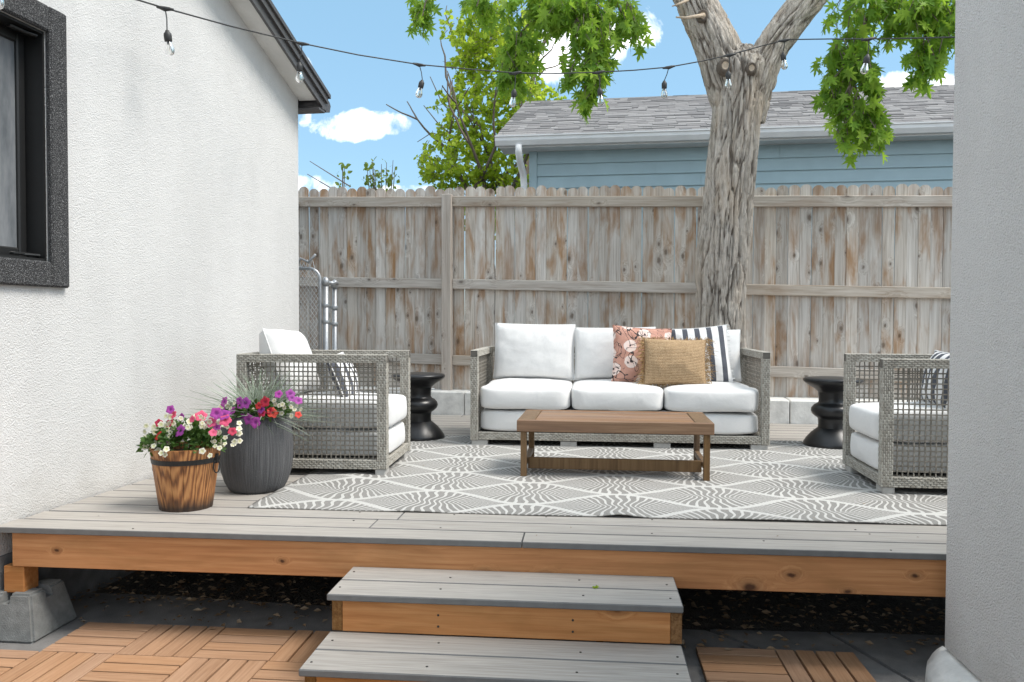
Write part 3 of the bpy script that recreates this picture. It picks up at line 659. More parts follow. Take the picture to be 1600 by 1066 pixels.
# ------------------------------------------------------------------ steps
steps = thing('deck_steps', 'two grey composite treads on cedar boxes leading up to the deck', 'steps')
zu = -0.119
UY1, UY0 = YD+0.013, YD+0.013-0.300
uxl, uxr = onZ(508.6, 930, zu).x, onZ(1067.6, 946.4, zu).x
UY0 = (onZ(508.6, 930, zu).y+onZ(1067.6, 946.4, zu).y)/2
zl = onY(1071, 1008, UY0+0.022).z
lxl, lxr = onZ(466, 1045.9, zl).x, onZ(1081.5, 1065, zl).x
LY0 = onZ(466, 1045.9, zl).y
def box_step(x0, x1, y0, y1, z, zb, last):
    w = (y1-y0-0.005)/2
    for k in range(2):
        b = MB(); b.cbox((-(x1-x0)/2, 0, -BT), ((x1-x0)/2, w, 0), 0.0035)
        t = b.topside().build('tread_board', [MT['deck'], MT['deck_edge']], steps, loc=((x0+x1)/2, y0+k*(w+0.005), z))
        for dx in (-(x1-x0)/2+0.03, -(x1-x0)*0.18, (x1-x0)*0.22, (x1-x0)/2-0.03):
            link('screw', screw_me, t, (dx+random.uniform(-.01, .01), w*random.uniform(0.35, 0.6), 0.0003))
    sx0, sx1 = x0+0.012, x1-0.002
    for a, c in ((sx0, sx0+0.038), (sx1-0.038, sx1)):
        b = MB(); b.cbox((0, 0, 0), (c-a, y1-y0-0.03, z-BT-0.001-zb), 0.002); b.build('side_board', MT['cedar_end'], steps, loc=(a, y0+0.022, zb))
    b = MB(); L = sx1-sx0-0.078; b.cbox((-L/2, 0, 0), (L/2, 0.037, z-BT-0.001-zb), 0.002)
    rr = b.build('riser', MT['cedar'], steps, loc=((sx0+sx1)/2, y0+0.020, zb))
    for dx in (-L*0.2, L*0.21):
        for dz in (0.03, 0.07): link('screw', screw_me, rr, (dx, 0.0, dz), (pi/2, 0, 0))
box_step(uxl, uxr, UY0, UY1, zu, zl+0.0015, False)
box_step(lxl, lxr, LY0, UY0+0.019, zl, GZ+0.001, True)
# weed sprig lying on the upper tread
b = MB(); c0 = onZ(929, 919, zu)
for k in range(14):
    a = random.uniform(0, 6.3); l = random.uniform(0.008, 0.02); d = V((cos(a), sin(a), random.uniform(0.05, 0.6)))
    b.tube([c0+V((0, 0, 0.002)), c0+d*l*0.6+V((0, 0, 0.002)), c0+V((d.x*l, d.y*l, d.z*l*0.5+0.002))], [0.0012, 0.0018, 0.0004], 4)
tag(b.build('weed_sprig', MT['elm']), 'tiny green weed sprig lying on the upper step', 'weed')

# ------------------------------------------------------------------ fence
fence = thing('wood_fence', 'weathered wooden privacy fence with dog-ear pickets behind the deck', 'fence')
FA, FB = V((-1.29, 7.35, 0)), V((2.95, 7.0, 0)); FD = (FB-FA).normalized(); FNn = V((FD.y, -FD.x, 0))   # towards the camera
def fpt(t, n, z): return FA+FD*t+FNn*n+V((0, 0, z))
def ftop(t): return 2.065-0.0225*t
FROT = atan2(FD.y, FD.x)
PWd, PP = 0.0925, 0.0942
def picket_mesh(h):
    mb = MB(); w = PWd/2; c = 0.024
    pr = [(-w, 0), (w, 0), (w, h-0.03), (w-0.012, h-0.012), (w-0.03, h), (-w+0.03, h), (-w+0.012, h-0.012), (-w, h-0.03)]
    mb.prism([(x, 0, z) for x, z in pr], (0, 0.015, 0)); return mb.mesh('picket', MT['fence'])
pk = [picket_mesh(1.86), picket_mesh(1.85), picket_mesh(1.87)]
t = -2.35
while t < 5.3:
    zb = ftop(t)-1.86
    o = link('picket', random.choice(pk), fence, fpt(t, -0.004+random.uniform(-0.002, 0.002), zb+random.uniform(-0.006, 0.006)), (random.gauss(0, 0.002), random.gauss(0, 0.0022), FROT+random.gauss(0, 0.012)))
    t += PP+random.choice([0, 0, 0.0004, 0.0008, 0.0012])
TP = (onY(700, 400, 7.32)-FA).dot(FD)
zr = [onY(640, 307, 7.32).z, onY(640, 434.5, 7.32).z, onY(665, 553, 7.32).z]; RH = 0.092
zr = [z-ftop((onY(640, 400, 7.32)-FA).dot(FD)) for z in zr]
posts_t = [TP-2.44, TP, TP+2.44*0.99, TP+4.87]
for i in range(len(posts_t)-1):
    for dz in zr:
        a, c = posts_t[i]+0.046, posts_t[i+1]-0.046
        if i == 1: a += 0.0
        if posts_t[i] < -2.3: a = -2.4
        b = MB(); L = c-a; b.cbox((-L/2, -0.038, -RH), (L/2, 0.0, 0), 0.004)
        mid = (a+c)/2
        tilt = 0.0225
        b.build('rail', MT['fence_rail'], fence, loc=fpt(mid, 0.0085, ftop(mid)+dz+random.uniform(-0.004, 0.004)), rot=(0, tilt, FROT))
for tp in posts_t[1:]:
    b = MB(); h = 1.80; b.cbox((-0.0445, -0.089, 0), (0.0445, 0, h), 0.005)
    zt = ftop(tp)-0.075
    b.build('post', MT['fence_post'], fence, loc=fpt(tp, 0.0085, zt-h), rot=(0, 0, FROT))
# block curb below the fence
curb = thing('block_curb', 'low white painted block wall under the fence', 'low wall')
CA, CB = V((-1.26, 7.10, 0)), V((1.78, 6.80, 0)); CD = (CB-CA).normalized(); CN = V((CD.y, -CD.x, 0)); crot = atan2(CD.y, CD.x)
t = -2.2
while t < 5.0:
    L = 0.395
    b = MB(); b.cbox((0, 0, -0.3), (L-0.006, 0.42, 0.0), 0.008)
    p = CA+CD*t; b.build('block', MT['curb'], curb, loc=(p.x, p.y, 0.205-0.004*t+random.uniform(-.004, .004)), rot=(0, 0, crot))
    t += L
# ground strip behind the curb, neighbour's yard
b = MB(); b.add([CA+CD*-40-CN*0.30+V((0, 0, 0.17)), CA+CD*40-CN*0.30+V((0, 0, 0.17)), CA+CD*60-CN*60+V((0, 0, 0.4)), CA-CD*60-CN*60+V((0, 0, 0.4))], [(0, 1, 2, 3)])
struct(b.build('yard', MT['soil']))

# ------------------------------------------------------------------ chain link gate and posts
gate = thing('chain_link_gate', 'galvanised chain link gate between house corner and fence', 'gate')
GY = 6.35
gr = onY(500, 430, GY); gxr = gr.x; gzt = onY(480, 417, GY).z; gx0 = gxr-0.95
path = [(gx0, GY, -0.3), (gx0, GY, gzt)]+[(gx0+0.9*k/6, GY, gzt-0.015*k/6) for k in range(1, 6)]
arc = [(gxr-0.09+0.09*sin(a), GY, gzt-0.105+0.09*cos(a)) for a in [pi/2*k/6 for k in range(7)]]
b = MB(); b.tube(path+arc+[(gxr, GY, -0.3)], 0.014, 10); b.build('frame', MT['galv'], gate, smooth=True)
b = MB(); n = 0
for k in range(-30, 26):
    for sgn in (-1, 1):
        pts = []
        x = gx0+0.032*k; z = -0.28
        for i in range(60):
            xx = x+sgn*0.021*i + (1.3 if sgn < 0 else 0); zz = z+0.03*i
            lim = gzt-0.01 if xx < gxr-0.09 else gzt-0.11+sqrt(max(0, 0.1**2-(xx-gxr+0.09)**2))
            if gx0 < xx < gxr-0.003 and zz < lim: pts.append((xx, GY-0.012+(0.004 if i % 2 else -0.002)*sgn, zz))
        if len(pts) > 1: b.tube(pts, 0.0021, 5)
b.build('wire_mesh', MT['wire'], gate)
b = MB()
for k in range(22):
    x = gxr-0.08-0.036*k; h = random.uniform(0.02, 0.055)+(0.05 if k % 4 == 0 else 0)
    b.tube([(x, GY-0.012, gzt-0.01), (x+0.016, GY-0.014, gzt+h*0.6), (x+0.03, GY-0.012, gzt+h)], [0.003, 0.0034, 0.002], 5)
    b.tube([(x+0.04, GY-0.014, gzt-0.01), (x+0.026, GY-0.014, gzt+h*0.6), (x+0.014, GY-0.014, gzt+h*1.1)], [0.003, 0.0034, 0.002], 5)
b.build('twist_ends', MT['wire'], gate)
b = MB(); b.tube([onY(493, 398, GY-0.05)+V((0, 0, 0)), onY(482, 410, GY-0.02), onY(470, 404, GY-0.02), onY(460, 420, GY-0.02)], 0.012, 8); b.build('latch', MT['galv'], gate, smooth=True)
for i, (px, py, lab) in enumerate(((509, 440, 'galvanised gate post with domed cap nearest the house'), (523, 444, 'galvanised gate post with domed cap next to the picket fence'))):
    yy = GY+0.02+0.10*i
    p = onY(px, py, yy); t_ = thing('gate_post', lab, 'post', (p.x, yy, -0.45), group='chain link gate posts')
    b = MB(); h = p.z+0.45; b.tube([(0, 0, 0), (0, 0, h)], 0.0245 if i == 0 else 0.021, 14); b.build('pipe', MT['galv'], t_, smooth=True)
    b = MB(); b.lathe([(0.03, h-0.03), (0.031, h+0.002), (0.025, h+0.02), (0.012, h+0.034), (0.002, h+0.038)], 14); b.build('cap', MT['galv'], t_, smooth=True)
    for hz in (0.55, 0.93):
        b = MB(); b.lathe([(0.029, h-hz*0.35-0.012), (0.031, h-hz*0.35), (0.029, h-hz*0.35+0.012)], 14); b.box((-0.07, -0.008, h-hz*0.35-0.01), (-0.028, 0.008, h-hz*0.35+0.01)); b.build('clamp', MT['galv'], t_)
    if i == 0:
        b = MB(); b.tube([(0.02, 0, h-0.01), (0.075, 0.08, h-0.012)], 0.014, 10); b.build('cross_pipe', MT['galv'], t_, smooth=True)

# ------------------------------------------------------------------ blue house
blue = thing('blue_house', 'blue lap sided garage with grey shingle roof beyond the fence', 'house')
ZE = 3.1
EA, EB = onZ(777, 214, ZE), onZ(1492, 191, ZE)
ED = V((EB.x-EA.x, EB.y-EA.y, 0)).normalized(); EN = V((ED.y, -ED.x, 0))
BTm = frame(V((EA.x, EA.y, 0)), ED, -EN, V((0, 0, 1)))      # x along the eave, y into the house
LEN = 8.0; OV = 0.30
cxo = 0.36                                   # wall corner inset from the eave end
expo = 0.152; ztop = ZE-0.13
k = 0
for k in range(12):
    z1 = ztop-expo*k; z0 = z1-expo-0.012
    cuts = [cxo+0.10, cxo+0.10+random.uniform(1.2, 3.4), 6.0+random.uniform(-1, 1), LEN]
    for i in range(len(cuts)-1):
        b = MB(); a, c = cuts[i]+0.0015, cuts[i+1]-0.0015
        p = [(a, OV-0.001, z1), (a, OV-0.021, z0), (a, OV-0.009, z0), (a, OV+0.011, z1)]
        p = [BTm @ V(q) for q in p]; b.prism(p, ED*(c-a)); b.build('siding_board', MT['blue_siding'], blue)
b = MB(); b.box((cxo, OV-0.024, -0.4), (cxo+0.098, OV+0.1, ztop), BTm); b.box((cxo+0.001, OV+0.101, -0.4), (cxo+0.02, 5.3, ztop+0.02), BTm); b.build('corner_trim', MT['blue_siding'], blue)
b = MB(); b.box((cxo+0.03, OV+0.014, -0.4), (LEN, OV+0.2, ztop), BTm); b.build('wall', MT['blue_siding'], blue)
b = MB(); b.box((0.02, 0.03, ZE-0.135), (LEN, OV+0.1, ZE-0.125), BTm); b.build('soffit', MT['white_paint'], blue)
b = MB(); pr = [(0.0, -0.115), (-0.055, -0.115), (-0.085, -0.06), (-0.085, -0.02), (-0.10, -0.015), (-0.10, 0.0), (-0.09, 0.0), (-0.09, -0.008), (0.0, -0.008)]
b.prism([BTm @ V((-0.02, y+0.028, ZE+z)) for y, z in pr], ED*(LEN+0.02)); b.build('gutter', MT['gutter'], blue)
b = MB(); b.box((0.0, 0.0285, ZE-0.125), (LEN, 0.048, ZE+0.005), BTm); b.build('fascia', MT['white_paint'], blue)
RP = onY(828, 160, 12.6); rl = BTm.inverted() @ RP
RDY, RZ = rl.y, rl.z
rslope = (RZ-ZE-0.01)/RDY; rl_ = sqrt(RDY**2+(RZ-ZE)**2)
roofm = MB()
roofm.prism([BTm @ V(q) for q in ((0, 0.0, ZE+0.006), (0, RDY, RZ), (0, RDY*2, ZE), (0, RDY*2, ZE-0.03), (0, RDY, RZ-0.04), (0, 0.03, ZE-0.03))], ED*LEN)
rfo = roofm.build('roof', MT['shingle'], blue)
b = MB(); nc = int(rl_/0.13)
for r in range(nc+1):
    x = -0.01-random.uniform(0, 0.2)
    while x < LEN:
        w = random.choice([0.10, 0.16, 0.2, 0.26, 0.34])*random.uniform(0.8, 1.2); x0 = max(x, -0.012); x1 = min(x+w-0.004, LEN)
        th = random.choice([0.009, 0.009, 0.018])
        d0 = r*0.13-0.02; d1 = d0+0.15
        if x1 > x0:
            def rp(d, h): return (d/rl_*RDY-0.0, ZE+0.012+d/rl_*(RZ-ZE)+h)
            y0, z0 = rp(d0, th); y1, z1 = rp(min(d1, rl_), 0.004); yb, zb = rp(d0, 0.0)
            p = [(x0, y0, z0), (x1, y0, z0), (x1, y1, z1), (x0, y1, z1), (x0, yb, zb), (x1, yb, zb)]
            b.add([BTm @ V(q) for q in p], [(0, 1, 2, 3), (4, 5, 1, 0), (4, 0, 3), (5, 2, 1)])
        x += w
stuff(b.build('shingle_tabs', MT['shingle'], rfo))
b = MB(); b.tube([BTm @ V(q) for q in ((0.27, -0.02, ZE-0.11), (0.27, -0.02, ZE-0.2), (0.275, 0.06, ZE-0.30), (0.29, OV-0.06, ZE-0.42), (0.30, OV-0.05, ZE-0.55), (0.30, OV-0.05, 0.2))], 0.043, 10); b.build('downspout', MT['gutter'], blue, smooth=True)
# ------------------------------------------------------------------ tree in front of the fence
def limb(mb, att, pts, rad, nu=190, nl=240, depth=0.028, seed=0.0, flare=0.0):
    """bark covered limb; att collects furrow depth per vertex"""
    P = [V(p) for p in pts]; seg = [0.0]
    for i in range(1, len(P)): seg.append(seg[-1]+(P[i]-P[i-1]).length)
    def ev(t, arr, isv=True):
        for i in range(1, len(seg)):
            if t <= seg[i] or i == len(seg)-1:
                i0 = max(i-2, 0); i3 = min(i+1, len(seg)-1); u = (t-seg[i-1])/(seg[i]-seg[i-1])
                p0, p1, p2, p3 = arr[i0], arr[i-1], arr[i], arr[i3]
                return 0.5*((2*p1)+(p2-p0)*u+(2*p0-5*p1+4*p2-p3)*u*u+(3*p1-p0-3*p2+p3)*u*u*u)
    rings = []; o = len(mb.v); up = None
    for j in range(nl+1):
        t = seg[-1]*j/nl; c = ev(t, P); tn = (ev(min(t+0.02, seg[-1]), P)-ev(max(t-0.02, 0), P)).normalized()
        r = ev(t, rad)
        up = V((1, 0, 0)) if up is None else up
        up = (up-tn*up.dot(tn)).normalized(); bt = tn.cross(up)
        for k in range(nu):
            th = 2*pi*k/nu; d = up*cos(th)+bt*sin(th)
            q = V((cos(th)*r*30+seed, sin(th)*r*30, t*2.6))
            q2 = q+V((0, 0, noise.noise(q*0.7)*0.5))+0.35*V((noise.noise(q*1.7), noise.noise(q*1.7+V((9, 0, 0))), 0))
            n1_ = 1-abs(noise.noise(q2*1.0))*2.0
            n2_ = 1-abs(noise.noise(q2*2.3+V((5, 5, 5))))*2.0
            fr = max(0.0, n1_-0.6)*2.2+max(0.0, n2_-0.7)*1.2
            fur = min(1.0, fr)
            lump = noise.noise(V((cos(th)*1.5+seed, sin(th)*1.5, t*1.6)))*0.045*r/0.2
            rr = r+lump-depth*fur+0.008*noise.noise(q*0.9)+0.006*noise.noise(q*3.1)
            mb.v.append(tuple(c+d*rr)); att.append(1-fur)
    mb_f = [(o+j*nu+k, o+j*nu+(k+1) % nu, o+(j+1)*nu+(k+1) % nu, o+(j+1)*nu+k) for j in range(nl) for k in range(nu)]
    mb.f += mb_f; mb.m += [0]*len(mb_f)
TY = 6.55
def tp(px, py, y=TY): return onY(px, py, y)
def tr(hw, y=TY): return hw*y/F
tree = thing('maple_tree', 'large maple with forked furrowed trunk rising behind the sofa', 'tree')
mb = MB(); att = []
limb(mb, att, [tp(1122, 690), tp(1126, 520), tp(1130, 400), tp(1138.5, 300), tp(1149, 200), tp(1154, 150), tp(1156, 105), tp(1158, 75)],
     [tr(45), tr(37.5), tr(37.5), tr(37.5), tr(37.5), tr(39), tr(42), tr(22)], seed=1.0, nl=330)
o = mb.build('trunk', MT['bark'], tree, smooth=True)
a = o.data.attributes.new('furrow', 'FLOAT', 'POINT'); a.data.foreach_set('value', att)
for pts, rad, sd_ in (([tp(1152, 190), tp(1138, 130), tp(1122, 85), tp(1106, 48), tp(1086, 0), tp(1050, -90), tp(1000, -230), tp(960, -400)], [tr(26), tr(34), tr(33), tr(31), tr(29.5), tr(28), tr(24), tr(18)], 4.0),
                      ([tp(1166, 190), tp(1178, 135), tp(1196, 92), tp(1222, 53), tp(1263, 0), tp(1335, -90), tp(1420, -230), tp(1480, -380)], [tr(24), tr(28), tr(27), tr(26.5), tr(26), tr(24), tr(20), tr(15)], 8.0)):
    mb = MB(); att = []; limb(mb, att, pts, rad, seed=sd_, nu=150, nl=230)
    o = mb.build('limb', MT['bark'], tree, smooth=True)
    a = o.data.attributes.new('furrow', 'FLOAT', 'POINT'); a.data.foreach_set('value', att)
MT['scar'] = plain('pruning_scar', (0.50, 0.40, 0.30), 0.9, var=0.2, nscale=40)
for (px, py, r) in ((1133, 103, 0.035), (1174, 107, 0.028), (1098, 25, 0.03)):
    c = tp(px, py, TY-0.235 if px != 1098 else TY-0.16); b = MB()
    for ring, (rr, dy, m_) in enumerate(((1.5, 0.03, 0), (1.25, -0.012, 0), (0.85, -0.018, 0), (0.6, -0.004, 1), (0.01, -0.008, 1))): pass
    prof = [(1.7, 0.05), (1.4, -0.006), (1.05, -0.022), (0.75, -0.014), (0.55, -0.006), (0.02, -0.012)]
    nn = 18; vs_ = []
    for (rr, dy) in prof: vs_ += [c+V((rr*r*cos(2*pi*k/nn)*(1+0.12*noise.noise((k, rr, px))), dy, rr*r*1.15*sin(2*pi*k/nn)*(1+0.12*noise.noise((k, rr*3, py))))) for k in range(nn)]
    fs = [(i*nn+k, (i+1)*nn+k, (i+1)*nn+(k+1) % nn, i*nn+(k+1) % nn) for i in range(len(prof)-1) for k in range(nn)]
    b.add(vs_, fs, 0); b.m = [1 if f[0]//nn >= 3 else 0 for f in b.f]
    b.build('branch_scar', [MT['bark'], MT['scar']], tree, smooth=True)
b = MB(); b.tube([tp(1100, 24, TY-0.19), tp(1085, 26, TY-0.24), tp(1072, 28, TY-0.26), tp(1056, 27, TY-0.25)], [0.016, 0.013, 0.010, 0.006], 7)
b.tube([tp(1075, 0, TY-0.15), tp(1062, 6, TY-0.2), tp(1050, 10, TY-0.22)], [0.012, 0.009, 0.004], 7); b.build('dead_stub', MT['scar'], tree, smooth=True)

# maple leaf: five pointed lobes
LOB = [(0.0, 0.0), (0.08, -0.02), (0.30, -0.08), (0.15, 0.11), (0.34, 0.16), (0.60, 0.26), (0.36, 0.31), (0.20, 0.36), (0.36, 0.56), (0.47, 0.76), (0.26, 0.64), (0.10, 0.54), (0.13, 0.80), (0.0, 1.08)]
LOB = LOB + [(-x, y) for x, y in LOB[-2:0:-1]]
def leaf_pts(kind):
    return {'maple': LOB, 'oval': [(0, 0), (0.22, 0.18), (0.34, 0.45), (0.22, 0.78), (0, 1.05), (-0.22, 0.78), (-0.34, 0.45), (-0.22, 0.18)],
            'round': [(0, 0), (0.36, 0.16), (0.46, 0.5), (0.28, 0.86), (0, 1.0), (-0.28, 0.86), (-0.46, 0.5), (-0.36, 0.16)]}[kind]
def put_leaf(mb, p, tip, nrm, size, kind, fold=0.18):
    t = tip.normalized(); x = t.cross(nrm); x = x.normalized() if x.length > 1e-4 else t.orthogonal().normalized(); n = x.cross(t)
    pts = leaf_pts(kind); o = len(mb.v)
    ctr = p+t*size*0.38
    mb.v.append(tuple(ctr))
    for (a, b_) in pts:
        mb.v.append(tuple(p+x*a*size+t*b_*size+n*(abs(a)*fold-0.12*(b_-0.4)**2)*size))
    k = len(pts)
    for i in range(k): mb.f.append((o, o+1+i, o+1+(i+1) % k)); mb.m.append(0)
def rdir():
    while True:
        v = V((random.uniform(-1, 1), random.uniform(-1, 1), random.uniform(-1, 1)))
        if 0.05 < v.length < 1: return v.normalized()
def leaf_cloud(mb, tw, blobs, size, kind, droop=0.9, twigs=True, tr_=0.004):
    """blobs: (px, py, rx px, ry px, Y, depth radius m, count); leaves sit in tufts on short twigs"""
    for (px, py, rx, ry, Y, rd, cnt) in blobs:
        c = onY(px, py, Y); ax = rx*Y/F; az = ry*Y/F; k = 0
        while k < cnt:
            d = rdir()*random.random()**0.45
            tc_ = c+V((d.x*ax, d.y*rd, d.z*az))
            nt_ = random.randint(4, 8)
            tdir = (V((d.x*0.6, d.y*0.3, -droop*0.8))+rdir()*0.5).normalized()
            tl = size*random.uniform(1.2, 2.4)
            if twigs: tw.tube([tc_-tdir*tl*0.6, tc_, tc_+tdir*tl*0.5], [tr_, tr_*0.7, tr_*0.35], 4, cap=False)
            for i in range(nt_):
                u = random.uniform(-0.5, 0.5); p = tc_+tdir*tl*u+rdir()*size*0.35
                tip = tdir*0.5+rdir()*0.8+V((0, 0, -droop*0.7))
                put_leaf(mb, p, tip, rdir()+V((0, -0.7, 0.5)), size*random.uniform(0.42, 1.18), kind, random.uniform(-0.15, 0.55)); k += 1
mb, tw = MB(), MB()
LB = [ # left cluster hanging from above
    (905, 12, 75, 30, 6.3, 0.25, 170), (925, 60, 42, 45, 6.25, 0.2, 150), (930, 110, 22, 40, 6.2, 0.12, 80), (920, 152, 16, 16, 6.2, 0.08, 34), (975, 25, 24, 26, 6.3, 0.15, 48), (988, 52, 9, 12, 6.3, 0.06, 10),
    (862, 22, 48, 28, 6.35, 0.2, 95), (810, 70, 22, 42, 6.4, 0.14, 72), (800, 118, 20, 28, 6.4, 0.12, 56), (835, 8, 50, 16, 6.4, 0.2, 52), (890, 118, 9, 12, 6.2, 0.06, 12),
    (745, 10, 28, 20, 6.5, 0.15, 44), (655, 22, 14, 20, 6.5, 0.08, 30), (670, 12, 9, 18, 6.5, 0.06, 16),
    # right cluster
    (1345, 10, 50, 24, 6.1, 0.2, 80), (1430, 22, 62, 36, 6.0, 0.22, 180), (1330, 80, 40, 34, 6.1, 0.16, 95), (1352, 120, 24, 36, 6.05, 0.12, 66), (1310, 110, 22, 26, 6.1, 0.1, 42), (1300, 150, 20, 12, 6.1, 0.1, 24),
    (1333, 180, 32, 30, 6.05, 0.12, 66), (1362, 205, 20, 26, 6.05, 0.1, 40), (1320, 215, 16, 14, 6.05, 0.08, 20), (1455, 85, 24, 34, 6.0, 0.12, 56), (1440, 112, 12, 10, 6.0, 0.06, 14), (1480, 30, 20, 40, 6.0, 0.15, 60), (1375, 165, 10, 10, 6.0, 0.06, 10),
    # the crown above the frame
    (900, -120, 170, 90, 6.4, 0.6, 230), (1150, -330, 260, 110, 6.6, 0.9, 300), (1430, -130, 160, 90, 6.1, 0.6, 230)]
LB = [(*q[:6], int(q[6]*(2.1 if q[1] > -60 else 1))) for q in LB]
leaf_cloud(mb, tw, LB, 0.094, 'maple', 1.0)
for path in ([(905, -150), (912, -40), (922, 40), (930, 110), (920, 150)], [(880, -60), (860, 0), (815, 50), (800, 110)], [(1400, -140), (1370, -20), (1340, 70), (1335, 130), (1362, 215)], [(1400, -60), (1430, 10), (1455, 80), (1440, 110)],
             [(1350, 60), (1330, 120), (1322, 175), (1318, 210)], [(1050, -100), (960, -120), (900, -100)], [(1340, -90), (1380, -110), (1405, -100)], [(905, -50), (960, 0), (985, 45)], [(880, -60), (760, -40), (745, 10)], [(760, -40), (670, -20), (660, 25)]):
    pts = [onY(x, y, 6.25+(0.1 if x < 1000 else -0.2)) for x, y in path]; n = len(pts)
    tw.tube(pts, [0.016*(1-0.75*i/(n-1)) for i in range(n)], 6)
mb.build('crown', MT['maple'], tree); stuff(tw.build('branches', MT['twig'], tree))

# light green tree beyond the fence
def grow(tw, p, d, l, r, depth, out, bend=0.35, split=(2, 3)):
    pts = [p]; q = p.copy(); dd = d.normalized()
    for i in range(4):
        dd = (dd+rdir()*bend*0.35+V((0, 0, 0.05))).normalized(); q = q+dd*l/4; pts.append(q.copy())
    tw.tube(pts, [r*(1-0.11*i) for i in range(5)], 6 if r > 0.015 else 4, cap=False)
    if depth == 0: out.append((q, dd)); return
    out.append((q, dd))
    for k in range(random.randint(*split)):
        nd = (dd+rdir()*0.75).normalized(); grow(tw, q, nd, l*random.uniform(0.6, 0.85), r*0.6, depth-1, out, bend, split)
t2 = thing('elm_tree', 'bright yellow green young tree in spring leaf beyond the fence', 'tree')
mb, tw = MB(), MB(); Y2 = 14.0; out = []
tk_ = MB()
for (bx_, ang) in ((768, 0.02), (750, -0.12), (792, 0.10)):
    base = onY(bx_, 420, Y2); tk_.tube([onY(768, 520, Y2), base], [0.1, 0.07], 8); grow(tw, base, V((ang, random.uniform(-.1, .1), 1)), 1.25, 0.07, 3, out, 0.35, (2, 2))
GB = []
for (px, py, rx, ry, c) in ((765, 60, 50, 42, 330), (735, 100, 38, 45, 280), (800, 100, 48, 55, 330), (740, 165, 66, 44, 400), (805, 175, 48, 46, 300), (720, 225, 58, 40, 340), (790, 235, 52, 42, 330),
                            (715, 272, 66, 24, 300), (780, 280, 55, 20, 220), (830, 160, 34, 34, 120), (760, 22, 44, 26, 190), (715, 45, 22, 22, 60), (820, 55, 26, 30, 90), (680, 262, 30, 24, 90), (760, 330, 110, 40, 300)):
    GB.append((px, py, rx, ry, Y2, 0.7, int(c*2.3)))
leaf_cloud(mb, tw, GB, 0.088, 'round', 0.35, True, 0.006)
mb.build('crown', MT['elm'], t2); tk_.build('trunk', MT['twig'], t2); stuff(tw.build('branches', MT['twig'], t2))
# bare branched tree between the elm and the garage roof
t3 = thing('bare_tree', 'thin bare grey branches reaching up beside the bright green tree', 'tree')
tw = MB(); YB = 15.0
def br(pts, r0, r1): 
    p = [onY(x, y, YB)+V((0, 0.03*i, 0)) for i, (x, y) in enumerate(pts)]; n = len(p); tw.tube(p, [r0+(r1-r0)*i/(n-1) for i in range(n)], 5)
br([(818, 420), (822, 300), (824, 200), (828, 150), (834, 108), (842, 75), (850, 60), (866, 46), (880, 30), (892, 12)], 0.07, 0.012)
br([(824, 135), (828, 95), (826, 70), (838, 45), (846, 33)], 0.03, 0.01); br([(850, 60), (846, 52), (856, 46)], 0.015, 0.008); br([(842, 75), (860, 56), (876, 50), (880, 36)], 0.02, 0.008)
br([(832, 112), (846, 92), (862, 76), (866, 64)], 0.022, 0.008); br([(838, 85), (828, 74)], 0.012, 0.006)
br([(836, 152), (838, 122), (852, 106), (866, 102), (886, 92), (896, 88)], 0.02, 0.008); br([(735, 190), (708, 150), (696, 118), (694, 85), (688, 68), (686, 56)], 0.03, 0.008); br([(745, 130), (724, 95), (712, 72), (704, 46), (694, 18), (696, 4)], 0.03, 0.007)
br([(672, 120), (690, 160), (715, 185), (745, 230)], 0.008, 0.02); br([(662, 165), (682, 190), (720, 225)], 0.008, 0.016); br([(652, 222), (674, 207), (705, 215)], 0.006, 0.014); br([(836, 150), (850, 140), (866, 138)], 0.014, 0.006)
stuff(tw.build('branches', MT['twig'], t3))
mb = MB(); leaf_cloud(mb, MB(), [(850, 145, 22, 10, YB, 0.3, 40), (872, 152, 14, 9, YB, 0.2, 22)], 0.10, 'round', 0.3, False); mb.build('crown', MT['elm'], t3)
# low shrubs showing above the fence
for i, (px, py, rx, ry, c, lab) in enumerate(((597, 278, 36, 28, 150, 'wispy green shrub showing above the fence left of the bright tree'), (536, 275, 7, 26, 24, 'thin sparse sapling poking above the fence near the white house'))):
    s = thing('shrub', lab, 'shrub', group='shrubs beyond the fence'); mb, tw = MB(), MB()
    for k in range(9 if i == 0 else 3):
        x = px+random.uniform(-rx, rx)*0.9
        pts = [onY(px+(x-px)*0.4, 400, 13.0), onY(px+(x-px)*0.75, 320, 13.0), onY(x, py-ry*random.uniform(0.4, 1.1), 13.0)]
        tw.tube(pts, [0.018, 0.012, 0.005], 4)
        for j in range(c//9 if i == 0 else 9):
            u = random.random(); p = pts[1].lerp(pts[2], u)+rdir()*0.10
            put_leaf(mb, p, V((0, 0, 0.6))+rdir()*0.6, rdir()+V((0, -0.7, 0.4)), random.uniform(0.05, 0.10), 'oval')
    mb.build('crown', MT['shrub'], s); tw.build('stems', MT['twig'], s)
pl = MB()  # power lines, drawn as thin tubes in the twig material
for a, c in (((484, 252), (548, 292)), ((480, 272), (524, 298))): pl.tube([onY(*a, 13.5), onY(*c, 13.5)], [0.006, 0.012], 5)
pl2 = thing('power_line', 'two thin power lines slanting above the fence beside the white house', 'power line'); pl.build('twigs', MT['twig'], pl2)

